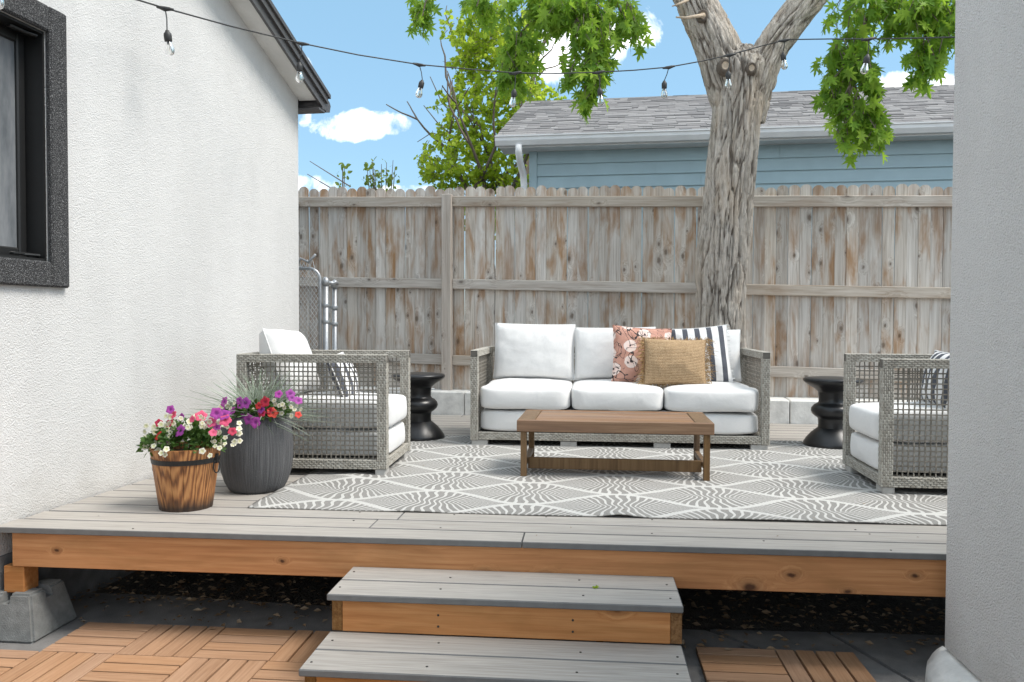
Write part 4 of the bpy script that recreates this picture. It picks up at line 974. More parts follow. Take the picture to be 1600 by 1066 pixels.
# ------------------------------------------------------------------ wicker furniture
def weave_face(mb, o, U, Vv, Nn, L, Wd, cell=0.027, strand=0.0095, h=0.003):
    k = max(2, round(Wd/strand)); sw = Wd/k; n = max(2, round(L/cell)); cl_ = L/n
    for j in range(k):
        off = 0.5 if j % 2 else 0.0
        for i in range(-1, n):
            a = (i+off)*cl_+0.0008; b_ = (i+1+off)*cl_-0.0008
            a = max(a, 0.0); b_ = min(b_, L)
            if b_-a < 0.004: continue
            v0 = j*sw+0.0006; v1 = (j+1)*sw-0.0006; hh = h*random.uniform(0.7, 1.15)
            ma = (a+b_)/2; e = min(0.006, (b_-a)*0.3)
            p = [o+U*a+Vv*v0, o+U*b_+Vv*v0, o+U*b_+Vv*v1, o+U*a+Vv*v1,
                 o+U*(a+e)+Vv*(v0+sw*0.2)+Nn*hh, o+U*(b_-e)+Vv*(v0+sw*0.2)+Nn*hh, o+U*(b_-e)+Vv*(v1-sw*0.2)+Nn*hh, o+U*(a+e)+Vv*(v1-sw*0.2)+Nn*hh]
            mb.add(p, [(4, 5, 6, 7), (0, 1, 5, 4), (1, 2, 6, 5), (2, 3, 7, 6), (3, 0, 4, 7)], 0)
def woven_bar(mb, core, a, b_):
    """axis aligned bar between corners a and b, woven on the four long faces and the ends"""
    lo, hi = V(a), V(b_); d = hi-lo; e = 0.0025
    core.box(lo+V((e, e, e)), hi-V((e, e, e)))
    ax = max(range(3), key=lambda i: d[i]); A = V([1 if i == ax else 0 for i in range(3)])
    for o_ in range(3):
        if o_ == ax: continue
        w_ = 3-ax-o_
        Wv = V([1 if i == w_ else 0 for i in range(3)]); On = V([1 if i == o_ else 0 for i in range(3)])
        for sg in (0, 1):
            p = lo.copy(); p[o_] = hi[o_]-e if sg else lo[o_]+e
            nn = On if sg else -On
            if (A.cross(Wv)).dot(nn) > 0: weave_face(mb, p, A, Wv, nn, d[ax], d[w_])
            else: weave_face(mb, p+Wv*d[w_], A, -Wv, nn, d[ax], d[w_])
def lattice(mb, x0, x1, z0, z1, y, pitch=0.0255, w=0.0064, th=0.004):
    """woven open grid in the xz plane"""
    nx = max(2, round((x1-x0)/pitch)); nz = max(2, round((z1-z0)/pitch)); px = (x1-x0)/nx; pz = (z1-z0)/nz
    def strip(pts, side):
        vs_ = []
        for p in pts:
            p = V(p)
            vs_ += [p-side*w/2+V((0, -th/2, 0)), p+side*w/2+V((0, -th/2, 0)), p+side*w/2+V((0, th/2, 0)), p-side*w/2+V((0, th/2, 0))]
        n = len(pts)
        mb.add(vs_, [(i*4+k, (i+1)*4+k, (i+1)*4+(k+1) % 4, i*4+(k+1) % 4) for i in range(n-1) for k in range(4)])
    for i in range(1, nx):
        x = x0+px*i+random.gauss(0, 0.0009)
        strip([(x, y+(0.003 if (i+j) % 2 else -0.003), z0+pz*j) for j in range(nz+1)], V((1, 0, 0)))
    for j in range(1, nz):
        z = z0+pz*j+random.gauss(0, 0.0007)
        strip([(x0+px*i, y+(-0.003 if (i+j) % 2 else 0.003), z) for i in range(nx+1)], V((0, 0, 1)))
def cushion_mesh(w, d, h, puff=0.10, ex=7.0, n=16, sag=0.0, seed=0.0, top=0.35):
    """rounded, crowned box cushion centred on the origin"""
    vs_ = []; fs = []; idx = {}
    def vert(i, j, k):
        key = (i, j, k)
        if key in idx: return idx[key]
        p = V((2*i/n-1, 2*j/n-1, 2*k/n-1))
        nr = (abs(p.x)**ex+abs(p.y)**ex+abs(p.z)**ex)**(1/ex); q = p/nr
        x, y, z = q.x*w/2, q.y*d/2, q.z*h/2
        cr = (1-q.x**2)*(1-q.y**2)
        z += puff*h*cr*(1 if q.z > 0 else -top)*abs(q.z)
        y += d*0.02*(1-q.x**2)*(1-q.z**2)*(1 if q.y > 0 else -1); x += w*0.006*(1-q.y**2)*(1-q.z**2)*(1 if q.x > 0 else -1)
        wv = noise.noise((x*6+seed, y*6, z*6))*0.006+noise.noise((x*15+seed, y*15, z*4))*0.0022
        vs_.append((x+wv*q.x, y+wv*q.y, z+wv*(1 if abs(q.z) > 0.5 else 0.3)-sag*cr)); idx[key] = len(vs_)-1; return idx[key]
    R = range(n)
    for i in R:
        for j in R:
            fs += [(vert(i, j, 0), vert(i, j+1, 0), vert(i+1, j+1, 0), vert(i+1, j, 0)), (vert(i, j, n), vert(i+1, j, n), vert(i+1, j+1, n), vert(i, j+1, n)),
                   (vert(i, 0, j), vert(i+1, 0, j), vert(i+1, 0, j+1), vert(i, 0, j+1)), (vert(i, n, j), vert(i, n, j+1), vert(i+1, n, j+1), vert(i+1, n, j)),
                   (vert(0, i, j), vert(0, i, j+1), vert(0, i+1, j+1), vert(0, i+1, j)), (vert(n, i, j), vert(n, i+1, j), vert(n, i+1, j+1), vert(n, i, j+1))]
    b = MB(); b.add(vs_, fs); return b
def pillow_mesh(w, h, t, n=26, pinch=0.07, seed=0.0, crumple=0.010, ex=0.55):
    """knife edge pillow in the xy plane, thickness along z"""
    b = MB(); vs_ = []; fs = []
    for side in (1, -1):
        for j in range(n+1):
            for i in range(n+1):
                u, v = 2*i/n-1, 2*j/n-1
                x = w/2*u*(1-pinch*(1-v*v)*abs(u)); y = h/2*v*(1-pinch*(1-u*u)*abs(v))
                e = max(0.0, (1-u*u)*(1-v*v))**ex
                z = side*(t/2*e+crumple*noise.noise((x*9+seed, y*9, side*2.0))*min(1, e*2.5)+0.6*crumple*noise.noise((x*22+seed, y*22, side*5))*min(1, e*2.5)+0.0012)
                vs_.append((x, y, z))
    q = (n+1)**2
    for j in range(n):
        for i in range(n):
            a = j*(n+1)+i; fs.append((a, a+1, a+n+2, a+n+1)); fs.append((q+a, q+a+n+1, q+a+n+2, q+a+1))
    rim = [i for i in range(n+1)]+[j*(n+1)+n for j in range(1, n+1)]+[n*(n+1)+i for i in range(n-1, -1, -1)]+[j*(n+1) for j in range(n-1, 0, -1)]
    for k in range(len(rim)):
        a, c = rim[k], rim[(k+1) % len(rim)]; fs.append((a, q+a, q+c, c))
    b.add(vs_, fs); b.rim = [V(vs_[i]) for i in rim]; return b
def wicker_seat(root, Wd, D, H, nseat, backh, seed, lean=0.2, backs=None):
    """seat facing -y, origin at front centre on the floor"""
    t = 0.05; fb = 0.055; z0 = 0.035
    for sx_ in (-1, 1):
        arm = MB(); core = MB(); xa = sx_*(Wd/2-t/2)
        x0, x1 = xa-t/2, xa+t/2
        woven_bar(arm, core, (x0, 0, z0), (x1, fb, H-0.0451)); woven_bar(arm, core, (x0, D-fb, z0), (x1, D, H-0.0451))
        woven_bar(arm, core, (x0, 0, H-0.045), (x1, D, H)); woven_bar(arm, core, (x0, fb+0.0001, z0), (x1, D-fb-0.0001, z0+0.05))
        a = arm.build('arm', MT['wicker'], root); stuff(core.build('arm_core', MT['wicker_core'], a))
        lt = MB(); lattice(lt, fb, D-fb, z0+0.05, H-0.045, 0.0)
        T = frame(V((xa, 0, 0)), V((0, 1, 0)), V((-1, 0, 0)), V((0, 0, 1))); lt.v = [tuple(T @ V(p)) for p in lt.v]
        stuff(lt.build('arm_lattice', MT['wicker_strand'], a))
    bk = MB(); core = MB(); xi = Wd/2-t-0.0005
    woven_bar(bk, core, (-xi, D-0.045, H-0.045), (xi, D, H)); woven_bar(bk, core, (-xi, D-0.045, z0), (xi, D, z0+0.05))
    nb = max(1, round(2*xi/0.75))
    for k in range(1, nb): xx = -xi+2*xi*k/nb; woven_bar(bk, core, (xx-0.02, D-0.045, z0+0.0501), (xx+0.02, D, H-0.0451))
    a = bk.build('back', MT['wicker'], root); stuff(core.build('back_core', MT['wicker_core'], a))
    lt = MB(); lattice(lt, -xi, xi, z0+0.05, H-0.045, D-0.022); stuff(lt.build('back_lattice', MT['wicker'], a))
    fr = MB(); core = MB(); woven_bar(fr, core, (-xi, 0.004, z0+0.004), (xi, 0.05, z0+0.054)); a = fr.build('front_rail', MT['wicker'], root); stuff(core.build('front_core', MT['wicker_core'], a))
    ib = MB(); ib.box((-xi+0.01, 0.06, z0+0.005), (xi-0.01, D-0.06, z0+0.05)); ib.build('seat_deck', MT['wicker_core'], root)
    for fx in ([-1, 1] if nseat == 1 else [-1, -0.35, 0.32, 1]):
        for fy in (0.012, D-0.07):
            f = MB(); f.cbox((-0.055, 0, 0.0), (0.055, 0.055, z0+0.001), 0.004); f.build('foot', MT['rubber_tag'], root, loc=(fx*(Wd/2-0.062), fy, 0))
    zb0, zb1, zs1 = z0+0.056, 0.235, 0.395
    sl_g = 0.03 if nseat == 1 else 0.0
    c = cushion_mesh(2*xi-0.012-sl_g, D-0.08, zb1-zb0, 0.02, 12, seed=seed, n=20); o = c.build('base_cushion', MT['cushion'], root, True, loc=(0, 0.012+(D-0.08)/2, (zb0+zb1)/2))
    w = (2*xi-0.006)/nseat; sdp = D-0.07
    for k in range(nseat):
        c = cushion_mesh(w-0.006-sl_g, sdp, zs1-zb1-0.004, 0.14, 9, seed=seed+k*3.1+1, n=20)
        o = c.build('seat_cushion', MT['cushion'], root, True, loc=(-xi+0.003+w*(k+0.5), 0.0+sdp/2, (zb1+zs1)/2+0.003))
    for k in range(nseat):
        bw, bh, tilt, dx, roll_ = backs[k]
        c = pillow_mesh(bw, bh, 0.215, 28, 0.03, seed+k*5, 0.007, 0.30)
        yb = D-0.05-0.135; o = c.build('back_cushion', MT['cushion'], root, True, loc=(-xi+0.003+w*(k+0.5)+dx, yb, zs1+0.010+bh/2*cos(tilt)), rot=(pi/2-tilt, roll_, 0))
        pp = MB(); pp.tube(c.rim+[c.rim[0]], 0.0042, 6); pp.build('piping', MT['cushion'], o, smooth=True)
sx0, sx1 = onZ(735.5, 696, 0).x, onZ(1203.5, 706, 0).x
SFY = 5.355; SW = sx1-sx0; SOFX = (sx0+sx1)/2
sofa = thing('sofa', 'three seat grey wicker sofa with white cushions in front of the fence', 'sofa', (SOFX, SFY, 0.004), radians(-0.3))
wicker_seat(sofa, SW, 0.84, 0.640, 3, 0.4, 2.0, backs=[(0.60, 0.415, 0.16, 0.02, 0.015), (0.60, 0.39, 0.16, 0.0, -0.012), (0.60, 0.375, 0.16, -0.01, 0.0)])
lc = thing('armchair', 'grey wicker armchair with white cushions beside the flower pots', 'armchair', (-1.085, 4.575, 0.004), pi/2+radians(1.5), 'wicker armchairs')
wicker_seat(lc, 0.66, 0.83, 0.655, 1, 0.4, 11.0, backs=[(0.53, 0.395, 0.34, 0.0, 0.05)])
rc = thing('armchair', 'grey wicker armchair half hidden by the grey stucco wall', 'armchair', (1.432, 4.385, 0.004), -pi/2+radians(-1.5), 'wicker armchairs')
wicker_seat(rc, 0.66, 0.83, 0.66, 1, 0.4, 23.0, backs=[(0.53, 0.36, 0.20, 0.0, 0.02)])
for lab, loc, rot, mt in (('black and white striped pillow inside the left wicker armchair', (-1.42, 4.60, 0.515), (pi/2-0.40, 0.0, pi/2+0.05), 'stripe'),
                          ('black and white striped pillow inside the right wicker armchair', (1.82, 4.36, 0.55), (pi/2-0.28, 0.0, -pi/2-0.05), 'stripe')):
    p = pillow_mesh(0.38, 0.29, 0.12, 24, 0.06, random.random()*9); o = p.build('throw_pillow', MT[mt], None, True, loc=loc, rot=rot); tag(o, lab, 'pillow', 'throw pillows')
    sm_ = MB(); sm_.tube(p.rim+[p.rim[0]], 0.004, 6); sm_.build('piping', MT['cushion'], o, smooth=True)
# sofa pillows
p = pillow_mesh(0.42, 0.42, 0.15, 30, 0.06, 31.0); p0 = onY(1003, 562, 5.74)
o = p.build('throw_pillow', MT['floral'], None, True, loc=(p0.x, 5.755, 0.405+0.195), rot=(pi/2-0.30, 0.06, 0.10)); tag(o, 'salmon pink pillow printed with pale blossoms and dark stems', 'pillow', 'throw pillows')
s_ = MB(); s_.tube(p.rim+[p.rim[0]], 0.0035, 6); s_.build('piping', MT['floral'], o, smooth=True)
p = pillow_mesh(0.42, 0.42, 0.15, 30, 0.05, 41.0); p0 = onY(1093, 562, 5.78)
o = p.build('throw_pillow', MT['stripe'], None, True, loc=(p0.x, 5.80, 0.405+0.195), rot=(pi/2-0.30, -0.08, -0.04)); tag(o, 'white pillow with charcoal vertical stripes at right end of sofa', 'pillow', 'throw pillows')
s_ = MB(); s_.tube(p.rim+[p.rim[0]], 0.004, 6); s_.build('piping', MT['cushion'], o, smooth=True)
s_ = MB()
for q in p.rim[::2]:
    if abs(q.x) > 0.19:
        for k in range(2): d = V((0.02 if q.x > 0 else -0.02, random.uniform(-.01, .01), random.uniform(-.01, .01))); s_.tube([q, q+d*0.6, q+d], 0.0025, 4)
stuff(s_.build('tassels', MT['cushion'], o))
p = pillow_mesh(0.43, 0.325, 0.15, 30, 0.05, 51.0); p0 = onY(1055, 570, 5.58)
o = p.build('throw_pillow', MT['jute'], None, True, loc=(p0.x, 5.60, 0.405+0.158), rot=(pi/2-0.24, 0.02, 0.02)); tag(o, 'tan jute pillow with shaggy fringe in front of the others', 'pillow', 'throw pillows')
s_ = MB()
for q in p.rim:
    for k in range(6):
        dr = V((q.x, q.y, 0)).normalized(); side = abs(q.x) > 0.19
        l = random.uniform(0.015, 0.05) if side else random.uniform(0.006, 0.022)
        od = (V((1 if q.x > 0 else -1, 0, 0)) if side else V((0, 1 if q.y > 0 else -1, 0)))+rdir()*0.6
        a = q+rdir()*0.006; s_.tube([a, a+od*l*0.5+rdir()*l*0.15, a+od*l+V((0, -0.35*l, 0))+rdir()*l*0.25], [0.0016, 0.0015, 0.0008], 3, cap=False)
stuff(s_.build('fringe', MT['jute_fringe'], o))

# ------------------------------------------------------------------ coffee table
TYF = 4.285
txl, txr = onY(807, 662, TYF).x, onY(1116, 674, TYF).x; TW = txr-txl; TD = 0.52; TH = 0.305
ct = thing('coffee_table', 'low brown wooden coffee table on the patterned rug', 'table', ((txl+txr)/2, TYF, 0.006), radians(-1.2))
hw = TW/2; fw = 0.075; th = 0.062
for nm_, a, c, m in (('top_rail', (-hw, 0, TH-th), (hw, fw*0.45, TH), 'table_wood'), ('top_rail', (-hw, TD-fw*0.45, TH-th), (hw, TD, TH), 'table_wood'),
                     ('end_board', (-hw, fw*0.45+0.001, TH-th), (-hw+fw+0.02, TD-fw*0.45-0.001, TH), 'table_leg'), ('end_board', (hw-fw-0.02, fw*0.45+0.001, TH-th), (hw, TD-fw*0.45-0.001, TH), 'table_leg')):
    ctr = (V(a)+V(c))/2; b = MB(); b.cbox(V(a)-ctr, V(c)-ctr, 0.003); b.build(nm_, MT[m], ct, loc=ctr)
ny = 5; iy0, iy1 = fw*0.45+0.002, TD-fw*0.45-0.002
for k in range(ny):
    a = iy0+(iy1-iy0)*k/ny+0.0005; c = iy0+(iy1-iy0)*(k+1)/ny-0.0005; L = 2*(hw-fw-0.022)
    b = MB(); b.cbox((-L/2, a, TH-0.022), (L/2, c, TH-0.002), 0.0018); b.build('plank', MT['table_wood'], ct)
for sx_ in (-1, 1):
    for y in (0.012, TD-0.012-0.036):
        b = MB(); b.cbox((-0.016, -0.018, 0), (0.016, 0.018, TH-th-0.001), 0.002); b.build('leg', MT['table_leg'], ct, loc=(sx_*(hw-0.036), y+0.018, 0))
    b = MB(); b.cbox((-0.014, 0.049, 0.055), (0.014, TD-0.049, 0.085), 0.002); b.build('side_stretcher', MT['table_leg'], ct, loc=(sx_*(hw-0.036), 0, 0))
b = MB(); b.cbox((-hw+0.051, TD/2-0.150, 0.026), (hw-0.051, TD/2-0.128, 0.088), 0.002); b.build('long_stretcher', MT['table_leg'], ct)
# ------------------------------------------------------------------ side tables
def side_table(label, x, y):
    t = thing('side_table', label, 'side table', (x, y, 0.003), group='black turned side tables')
    b = MB(); b.lathe([(0.002, 0.462), (0.150, 0.462), (0.182, 0.458), (0.190, 0.452), (0.191, 0.440), (0.184, 0.430), (0.16, 0.412), (0.12, 0.388), (0.098, 0.368), (0.095, 0.362)][::-1], 48, closed=False); b.build('table_top', MT['black_gloss'], t, smooth=True)
    b = MB(); b.lathe([(0.095, 0.361), (0.092, 0.33), (0.09, 0.30), (0.098, 0.288), (0.118, 0.278), (0.136, 0.258), (0.140, 0.238), (0.132, 0.216), (0.112, 0.198), (0.098, 0.190), (0.094, 0.18), (0.092, 0.15), (0.094, 0.124)][::-1], 48, closed=False); b.build('column', MT['black_gloss'], t, smooth=True)
    b = MB(); b.lathe([(0.094, 0.123), (0.108, 0.112), (0.14, 0.085), (0.168, 0.052), (0.185, 0.026), (0.190, 0.014), (0.189, 0.004), (0.182, 0.0), (0.002, 0.0)][::-1], 48, closed=False); b.build('base', MT['black_gloss'], t, smooth=True)
side_table('black turned side table between left armchair and sofa', onY(693, 588, 5.62).x-0.190, 5.66)
side_table('black turned side table between sofa and right armchair', onY(1259, 592, 5.58).x+0.190, 5.62)

# ------------------------------------------------------------------ rug
RX0, RX1, RY0, RY1 = -1.515, 1.95, 3.465, 5.80
nx, ny = 170, 110; mb = MB(); vs_ = []
def rugz(x, y):
    e = y-RY0
    z = 0.0042+0.0016*(1+noise.noise((x*3, y*3, 0)))
    ed = max(0, 1-e/0.22)
    z += 0.010*ed*max(0, noise.noise((x*3.2, 0.3, 7.7))+0.05)*1.6
    z += 0.011*ed*(math.exp(-((x-0.145)/0.07)**2)+0.6*math.exp(-((x-0.65)/0.10)**2)+0.5*math.exp(-((x-1.15)/0.08)**2))
    l = max(0, 1-(x-RX0)/0.18); z += 0.007*l*max(0, noise.noise((0.2, y*5, 1.7))+0.15)
    z += 0.012*math.exp(-((x+1.25)/0.09)**2-((y-4.17)/0.10)**2)
    return z
for s_ in (0, 1):
    for j in range(ny+1):
        for i in range(nx+1):
            x = RX0+(RX1-RX0)*i/nx; y = RY0+(RY1-RY0)*j/ny
            yy = y+(0.006*noise.noise((x*2.5, 0, 0)) if j == 0 else 0)-0.022*(x-RX0)/(RX1-RX0)*0
            vs_.append((x-RUG_C[0], yy-RUG_C[1], rugz(x, y)-(0.0042 if s_ else 0)))
q = (nx+1)*(ny+1); fs = []
for j in range(ny):
    for i in range(nx):
        a = j*(nx+1)+i; fs.append((a, a+1, a+nx+2, a+nx+1)); fs.append((q+a, q+a+nx+1, q+a+nx+2, q+a+1))
for i in range(nx): fs.append((i, q+i, q+i+1, i+1)); a = ny*(nx+1)+i; fs.append((a, a+1, q+a+1, q+a))
for j in range(ny): a = j*(nx+1); c = a+nx+1; fs.append((a, c, q+c, q+a)); a += nx; c += nx; fs.append((a, q+a, q+c, c))
mb.add(vs_, fs); o = mb.build('rug', MT['rug'], None, True, loc=(RUG_C[0], RUG_C[1], 0.001)); tag(o, 'flat grey and cream outdoor rug with fan leaf pattern', 'rug')
# ------------------------------------------------------------------ planters
def blossom_mesh(name, m, R, ruffle=0.15, cup=0.25):
    b = MB(); n = 20; vs_ = [(0, 0, -R*cup)]
    for f_, zf in ((0.35, -0.05), (0.75, 0.05), (1.0, -0.02)):
        for k in range(n):
            th_ = 2*pi*k/n; r = R*f_*(1+0.13*f_*cos(5*th_)); vs_.append((r*cos(th_), r*sin(th_), R*(zf+ruffle*f_*0.5*cos(10*th_+1))))
    fs = [(0, 1+k, 1+(k+1) % n) for k in range(n)]+[(1+r*n+k, 1+(r+1)*n+k, 1+(r+1)*n+(k+1) % n, 1+r*n+(k+1) % n) for r in range(2) for k in range(n)]
    b.add(vs_, fs); return b.mesh(name, m, True)
BL = {'r': blossom_mesh('blossom', MT['p_red'], 0.0225, 0.3), 'k': blossom_mesh('blossom', MT['p_pink'], 0.0215, 0.3), 'v': blossom_mesh('blossom', MT['p_violet'], 0.023, 0.3), 'w': blossom_mesh('blossom', MT['p_white'], 0.012, 0.5)}
def put_blossom(parent, p, nrm, kind):
    q = nrm.to_track_quat('Z', 'Y').to_euler(); q.rotate_axis('Z', random.uniform(0, 6))
    link('blossom', BL[kind], parent, p-parent.location, q, random.uniform(0.7, 1.2))
def foliage(mb, c, rx, ry, rz, n, s0, s1, low=-0.3, kind='oval'):
    for k in range(n):
        d = rdir(); 
        if d.z < low: d.z = -d.z
        p = V(c)+V((d.x*rx, d.y*ry, d.z*rz))*random.random()**0.35
        put_leaf(mb, p, d+rdir()*0.7, rdir()+V((0, -0.4, 0.7)), random.uniform(s0, s1), kind)
# wooden bucket
BC = V((0, onZ(291, 801, 0).y+0.105, 0)); BC.x = onY(291, 760, BC.y).x; BH = 0.275; BR0, BR1 = 0.112, 0.150
bk = thing('bucket_planter', 'scorched wooden stave bucket planter with black iron band', 'planter', BC)
ns = 16
for k in range(ns):
    a0, a1 = 2*pi*k/ns+0.006, 2*pi*(k+1)/ns-0.006; b = MB(); am = (a0+a1)/2
    vs_ = []
    for z, r in ((0.0, BR0), (BH+random.uniform(-0.002, 0.002), BR1)):
        for rr, aa in ((r, a0), (r+0.002, am), (r, a1), (r-0.014, a1), (r-0.014, a0)): vs_.append((rr*cos(aa), rr*sin(aa), z))
    b.add(vs_, [(4, 3, 2, 1, 0), (5, 6, 7, 8, 9)]+[(i, (i+1) % 5, 5+(i+1) % 5, 5+i) for i in range(5)]); b.build('stave', MT['bucket'], bk)
zb = BH*0.80
def br_(z): return BR0+(BR1-BR0)*z/BH
b = MB(); b.lathe([(br_(zb-0.011)-0.004, zb-0.011), (br_(zb-0.011)+0.004, zb-0.011), (br_(zb+0.011)+0.004, zb+0.011), (br_(zb+0.011)-0.004, zb+0.011)], 48, closed=False); b.build('iron_band', MT['black_paint'], bk, smooth=False)
for sg in (-1, 1):
    b = MB(); c = V((sg*(br_(zb)+0.006), -0.01, zb-0.004)); pts = [c+V((sg*0.006*sin(t_*pi/8), 0.018*sin(t_*2*pi/16), -0.028+0.028*cos(t_*2*pi/16))) for t_ in range(17)]
    b.tube(pts, 0.003, 6); b.box(c+V((-0.006, -0.008, -0.012)), c+V((0.006, 0.008, 0.03))); b.build('ring_handle', MT['black_paint'], bk)
b = MB(); b.lathe([(0.002, BH-0.03), (BR1-0.018, BH-0.03)][::-1], 24, closed=False); b.lathe([(0.002, 0.004), (BR0-0.016, 0.004)][::-1], 24, closed=False); b.build('potting_soil', MT['soil'], bk)
fl = thing('petunia_plant', 'white, red and purple petunias spilling over the wooden bucket', 'flowers', BC+V((0, 0, BH-0.03)))
mb = MB(); foliage(mb, (0, 0, 0.055), 0.15, 0.13, 0.085, 750, 0.018, 0.036, -0.25); foliage(mb, (0.115, -0.03, 0.035), 0.07, 0.08, 0.06, 130, 0.016, 0.03); foliage(mb, (-0.125, -0.03, 0.03), 0.06, 0.08, 0.06, 130, 0.016, 0.03)
mb.build('foliage', MT['bulb_leaf'], fl)
def at_bucket(px, py, y=None): return onY(px, py, BC.y-0.06 if y is None else y)
for px, py, k in ((266, 640, 'v'), (271, 648, 'k'), (283, 652, 'v'), (248, 661, 'r'), (265, 660, 'r'), (247, 681, 'r'), (262, 686, 'v'), (314, 650, 'k'), (338, 646, 'v'), (330, 660, 'k'), (333, 676, 'k'), (339, 667, 'v'), (352, 657, 'k'), (363, 674, 'r'),
                  (281, 673, 'v'), (350, 648, 'v'), (300, 655, 'k')):
    p = at_bucket(px, py, BC.y-0.09+random.uniform(-.03, .04)); put_blossom(fl, p, (V((random.gauss(0, .35)+(px-300)/160, -1, random.uniform(0.1, 0.9)))).normalized(), k)
for k in range(175):
    px = random.choice([random.gauss(335, 26), random.gauss(248, 18), random.gauss(300, 30)]); px = min(max(px, 226), 374); py = random.uniform(650, 700)
    if 268 < px < 325 and py > 672: continue
    if py < 660 and px < 250: py += 18
    p = at_bucket(px, py, BC.y-0.05-0.09*random.random()+abs(px-300)/1100); put_blossom(fl, p, (V((random.gauss(0, .5), -1, random.uniform(-0.1, 0.9)))).normalized(), 'w')
for px, py in ((252, 708), (247, 704), (258, 711), (328, 712), (316, 705), (240, 697), (260, 702), (343, 700), (366, 690)):
    put_blossom(fl, at_bucket(px, py, BC.y-0.155 if 250 < px < 335 else BC.y-0.12), V((random.gauss(0, .3), -1, 0.5)).normalized(), 'w')
# grey ribbed pot
PC = V((0, onZ(401, 774, 0).y+0.135, 0)); PC.x = onY(401, 720, PC.y).x; PHt = 0.37
pot = thing('ribbed_pot', 'round charcoal grey ribbed planter behind the wooden bucket', 'planter', PC)
b = MB(); b.lathe([(0.002, 0.012), (0.11, 0.012), (0.145, 0.10), (0.150, 0.30), (0.137, PHt-0.012), (0.139, PHt), (0.152, PHt), (0.160, PHt-0.012), (0.172, 0.29), (0.178, 0.22), (0.176, 0.15), (0.168, 0.095), (0.152, 0.045), (0.136, 0.014), (0.126, 0.003), (0.11, 0.0), (0.002, 0.0)], 64, closed=False)
b.build('pot_body', MT['pot'], pot, smooth=True)
b = MB(); b.lathe([(0.002, PHt-0.04), (0.142, PHt-0.04)][::-1], 24, closed=False); b.build('potting_soil', MT['soil'], pot)
f2 = thing('petunia_plant', 'purple, red and white petunias round the rim of the grey pot', 'flowers', PC+V((0, 0, PHt-0.03)))
mb = MB(); foliage(mb, (0, -0.02, 0.045), 0.16, 0.14, 0.05, 420, 0.018, 0.036, -0.2); foliage(mb, (0.14, -0.05, 0.045), 0.05, 0.06, 0.05, 80, 0.018, 0.03); mb.build('foliage', MT['bulb_leaf'], f2)
for px, py, k in ((374, 626, 'v'), (383, 630, 'v'), (363, 642, 'v'), (376, 634, 'v'), (399, 660, 'v'), (375, 652, 'v'), (388, 655, 'v'), (408, 640, 'v'), (404, 634, 'r'), (414, 628, 'r'), (421, 642, 'r'), (409, 646, 'r'), (426, 645, 'r'), (435, 616, 'v'), (454, 616, 'v'), (456, 622, 'v'),
                  (466, 626, 'v'), (466, 648, 'r'), (350, 628, 'v'), (343, 645, 'k'), (347, 640, 'v')):
    p = onY(px, py, PC.y-0.165+random.uniform(-.02, .02)+abs(px-401)/1100); put_blossom(f2, p, (V((random.gauss(0, .35)+(px-401)/110, -1, random.uniform(0.1, 0.9)))).normalized(), k)
for px, py in ((356, 634), (360, 638), (352, 630), (430, 632), (436, 634), (441, 632), (444, 637), (440, 646), (455, 636), (460, 640), (455, 650), (464, 634), (345, 636), (349, 650), (396, 640), (428, 626), (366, 630), (470, 640)):
    put_blossom(f2, onY(px, py, PC.y-0.16+random.uniform(-.02, .03)+abs(px-401)/1500), V((random.gauss(0, .5), -1, random.uniform(0, 0.8))).normalized(), 'w')
gs = thing('fescue_grass', 'tuft of blue grey ornamental grass in the ribbed pot', 'grass', PC+V((0, 0, PHt-0.03)))
mb = MB()
for k in range(440):
    a = random.uniform(0, 2*pi); l = random.uniform(0.12, 0.30); e = random.uniform(0.15, 1.3)
    if random.random() < 0.12: e = random.uniform(1.2, 1.7); l = random.uniform(0.22, 0.34)
    d = V((cos(a)*sin(e), sin(a)*sin(e), cos(e))); p0 = V((random.gauss(0, .035), random.gauss(0.02, .03), 0.01)); pts = []
    for i in range(6): u = i/5; pts.append(p0+d*l*u+V((cos(a), sin(a), 0))*0.05*u*u*l/0.2-V((0, 0, 1))*l*(0.20+0.35*random.random()*0)*u*u*sin(e))
    mb.tube(pts, [0.0020, 0.0021, 0.0020, 0.0017, 0.0012, 0.0005], 3, cap=False)
mb.build('blades', MT['fescue'], gs)

# ------------------------------------------------------------------ string lights
sl = thing('string_lights', 'black string light cable with clear bulbs sagging across the yard', 'string lights')
wire = [(-160, -105, 2.3), (20, -50, 2.9), (120, -24, 3.3), (215, 0, 3.75), (258, 13, 3.95), (360, 41, 4.45), (472, 68, 4.9), (560, 86, 5.25), (655, 101, 5.5), (730, 108, 5.6), (805, 114, 5.7), (870, 115, 5.78), (935, 113, 5.85), (990, 110, 5.9), (1045, 105, 5.95), (1100, 95, 6.0), (1140, 86, 6.05), (1190, 72, 6.1), (1230, 62, 6.15),
        (1300, 61, 5.7), (1357, 61, 5.4), (1420, 60, 5.0), (1500, 58, 4.6), (1560, 50, 4.3)]
WP = [onY(*w) for w in wire]
b = MB(); b.tube(WP, 0.0043, 8); b.build('cable', MT['cable'], sl, smooth=True)
sk = MB(); sk.lathe([(0.003, 0.0), (0.009, -0.002), (0.0115, -0.010), (0.0185, -0.018), (0.0195, -0.032), (0.0185, -0.055), (0.017, -0.057), (0.002, -0.057)], 16); sk_me = sk.mesh('socket', MT['cable'], True)
bbm = MB(); bbm.lathe([(0.013, -0.056), (0.0145, -0.062), (0.018, -0.075), (0.0235, -0.092), (0.0245, -0.103), (0.021, -0.117), (0.012, -0.126), (0.001, -0.128)], 20); bb_me = bbm.mesh('bulb', MT['glass'], True)
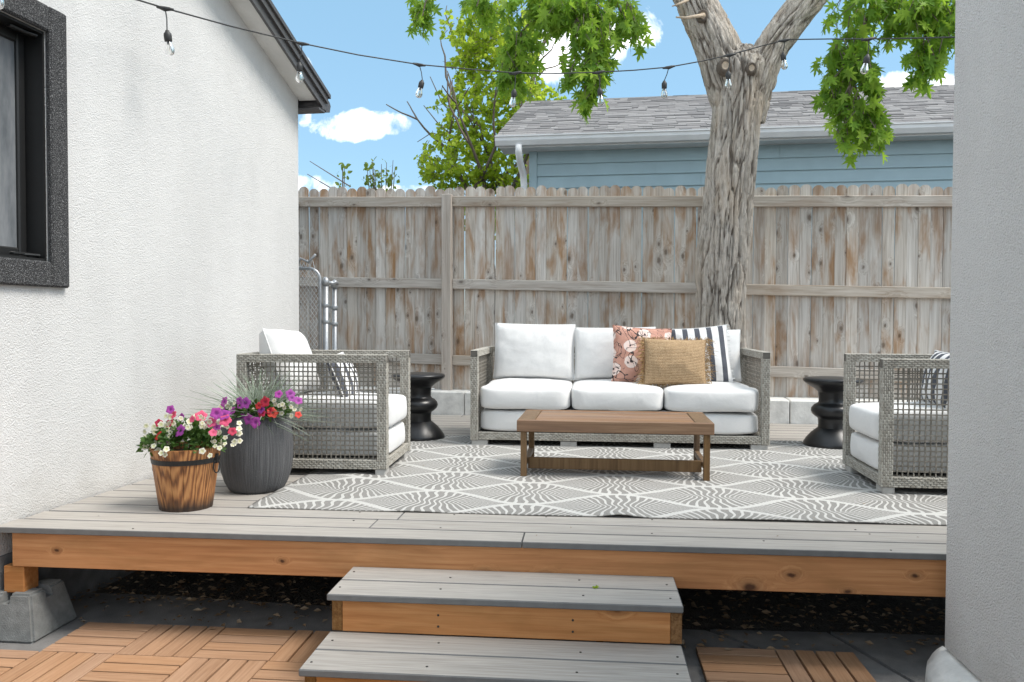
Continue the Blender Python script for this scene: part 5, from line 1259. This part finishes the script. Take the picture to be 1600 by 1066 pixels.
fi = MB(); fi.tube([(0, 0, -0.057), (0.003, 0, -0.085), (-0.003, 0, -0.10), (0, 0, -0.108)], 0.0022, 6); fi_me = fi.mesh('filament', plain('filament', (0.55, 0.5, 0.42), 0.4))
knm = MB(); knm.tube([(-0.045, 0, 0), (-0.02, 0, -0.001), (0, 0, -0.004), (0.02, 0, -0.001), (0.045, 0, 0)], [0.006, 0.010, 0.013, 0.010, 0.006], 8); kn_me = knm.mesh('connector', MT['cable'], True)
for (wx, wy, Y, bx_, by) in ((6, -54, 2.86, -2, -38), (258, 13, 3.95, 261, 47), (472, 68, 4.9, 468, 97), (655, 101, 5.5, 660, 125), (805, 114, 5.7, 804, 139), (935, 113, 5.85, 937, 137), (1045, 105, 5.95, 1038, 126), (1140, 86, 6.05, 1138, 111), (1226, 63, 6.15, 1223, 82), (1357, 61, 5.4, 1356, 85)):
    a = onY(wx, wy, Y); c = onY(bx_, by, Y); 
    lp = bpy.data.objects.new('lamp_drop', None)
    w_ = MB(); w_.tube([a, a.lerp(c, 0.5)+V((0.004, 0, 0)), c], 0.0032, 6); w_ = w_.build('drop_wire', MT['cable'], sl)
    link('connector', kn_me, w_, a, (0, atan2(-(0.25 if wx < 700 else -0.2), 1)*-0.8, 0))
    s = link('socket', sk_me, sl, c, (random.gauss(0, .05), random.gauss(0.0, .08), 0)); link('bulb', bb_me, s); link('filament', fi_me, s)
    bpy.data.objects.remove(lp)

# ------------------------------------------------------------------ fallen seeds and bits on the deck
b = MB()
for k in range(70):
    x, y = random.uniform(-2.1, 1.3), random.uniform(3.08, 6.8); s_ = random.uniform(0.003, 0.009); T = Matrix.Translation((x, y, 0.0125 if (x > -1.5 and 3.5 < y < 5.8) else 0.002)) @ Matrix.Rotation(random.uniform(0, 6), 4, 'Z')
    b.add([T @ V(p) for p in ((-s_, 0, 0), (0, -s_*0.4, 0.002), (s_, 0, 0.001), (0, s_*0.4, 0))], [(0, 1, 2, 3)])
tag(b.build('tree_litter', MT['dead_leaf']), 'small brown seeds and bits fallen on the deck and rug', 'litter', kind='stuff')
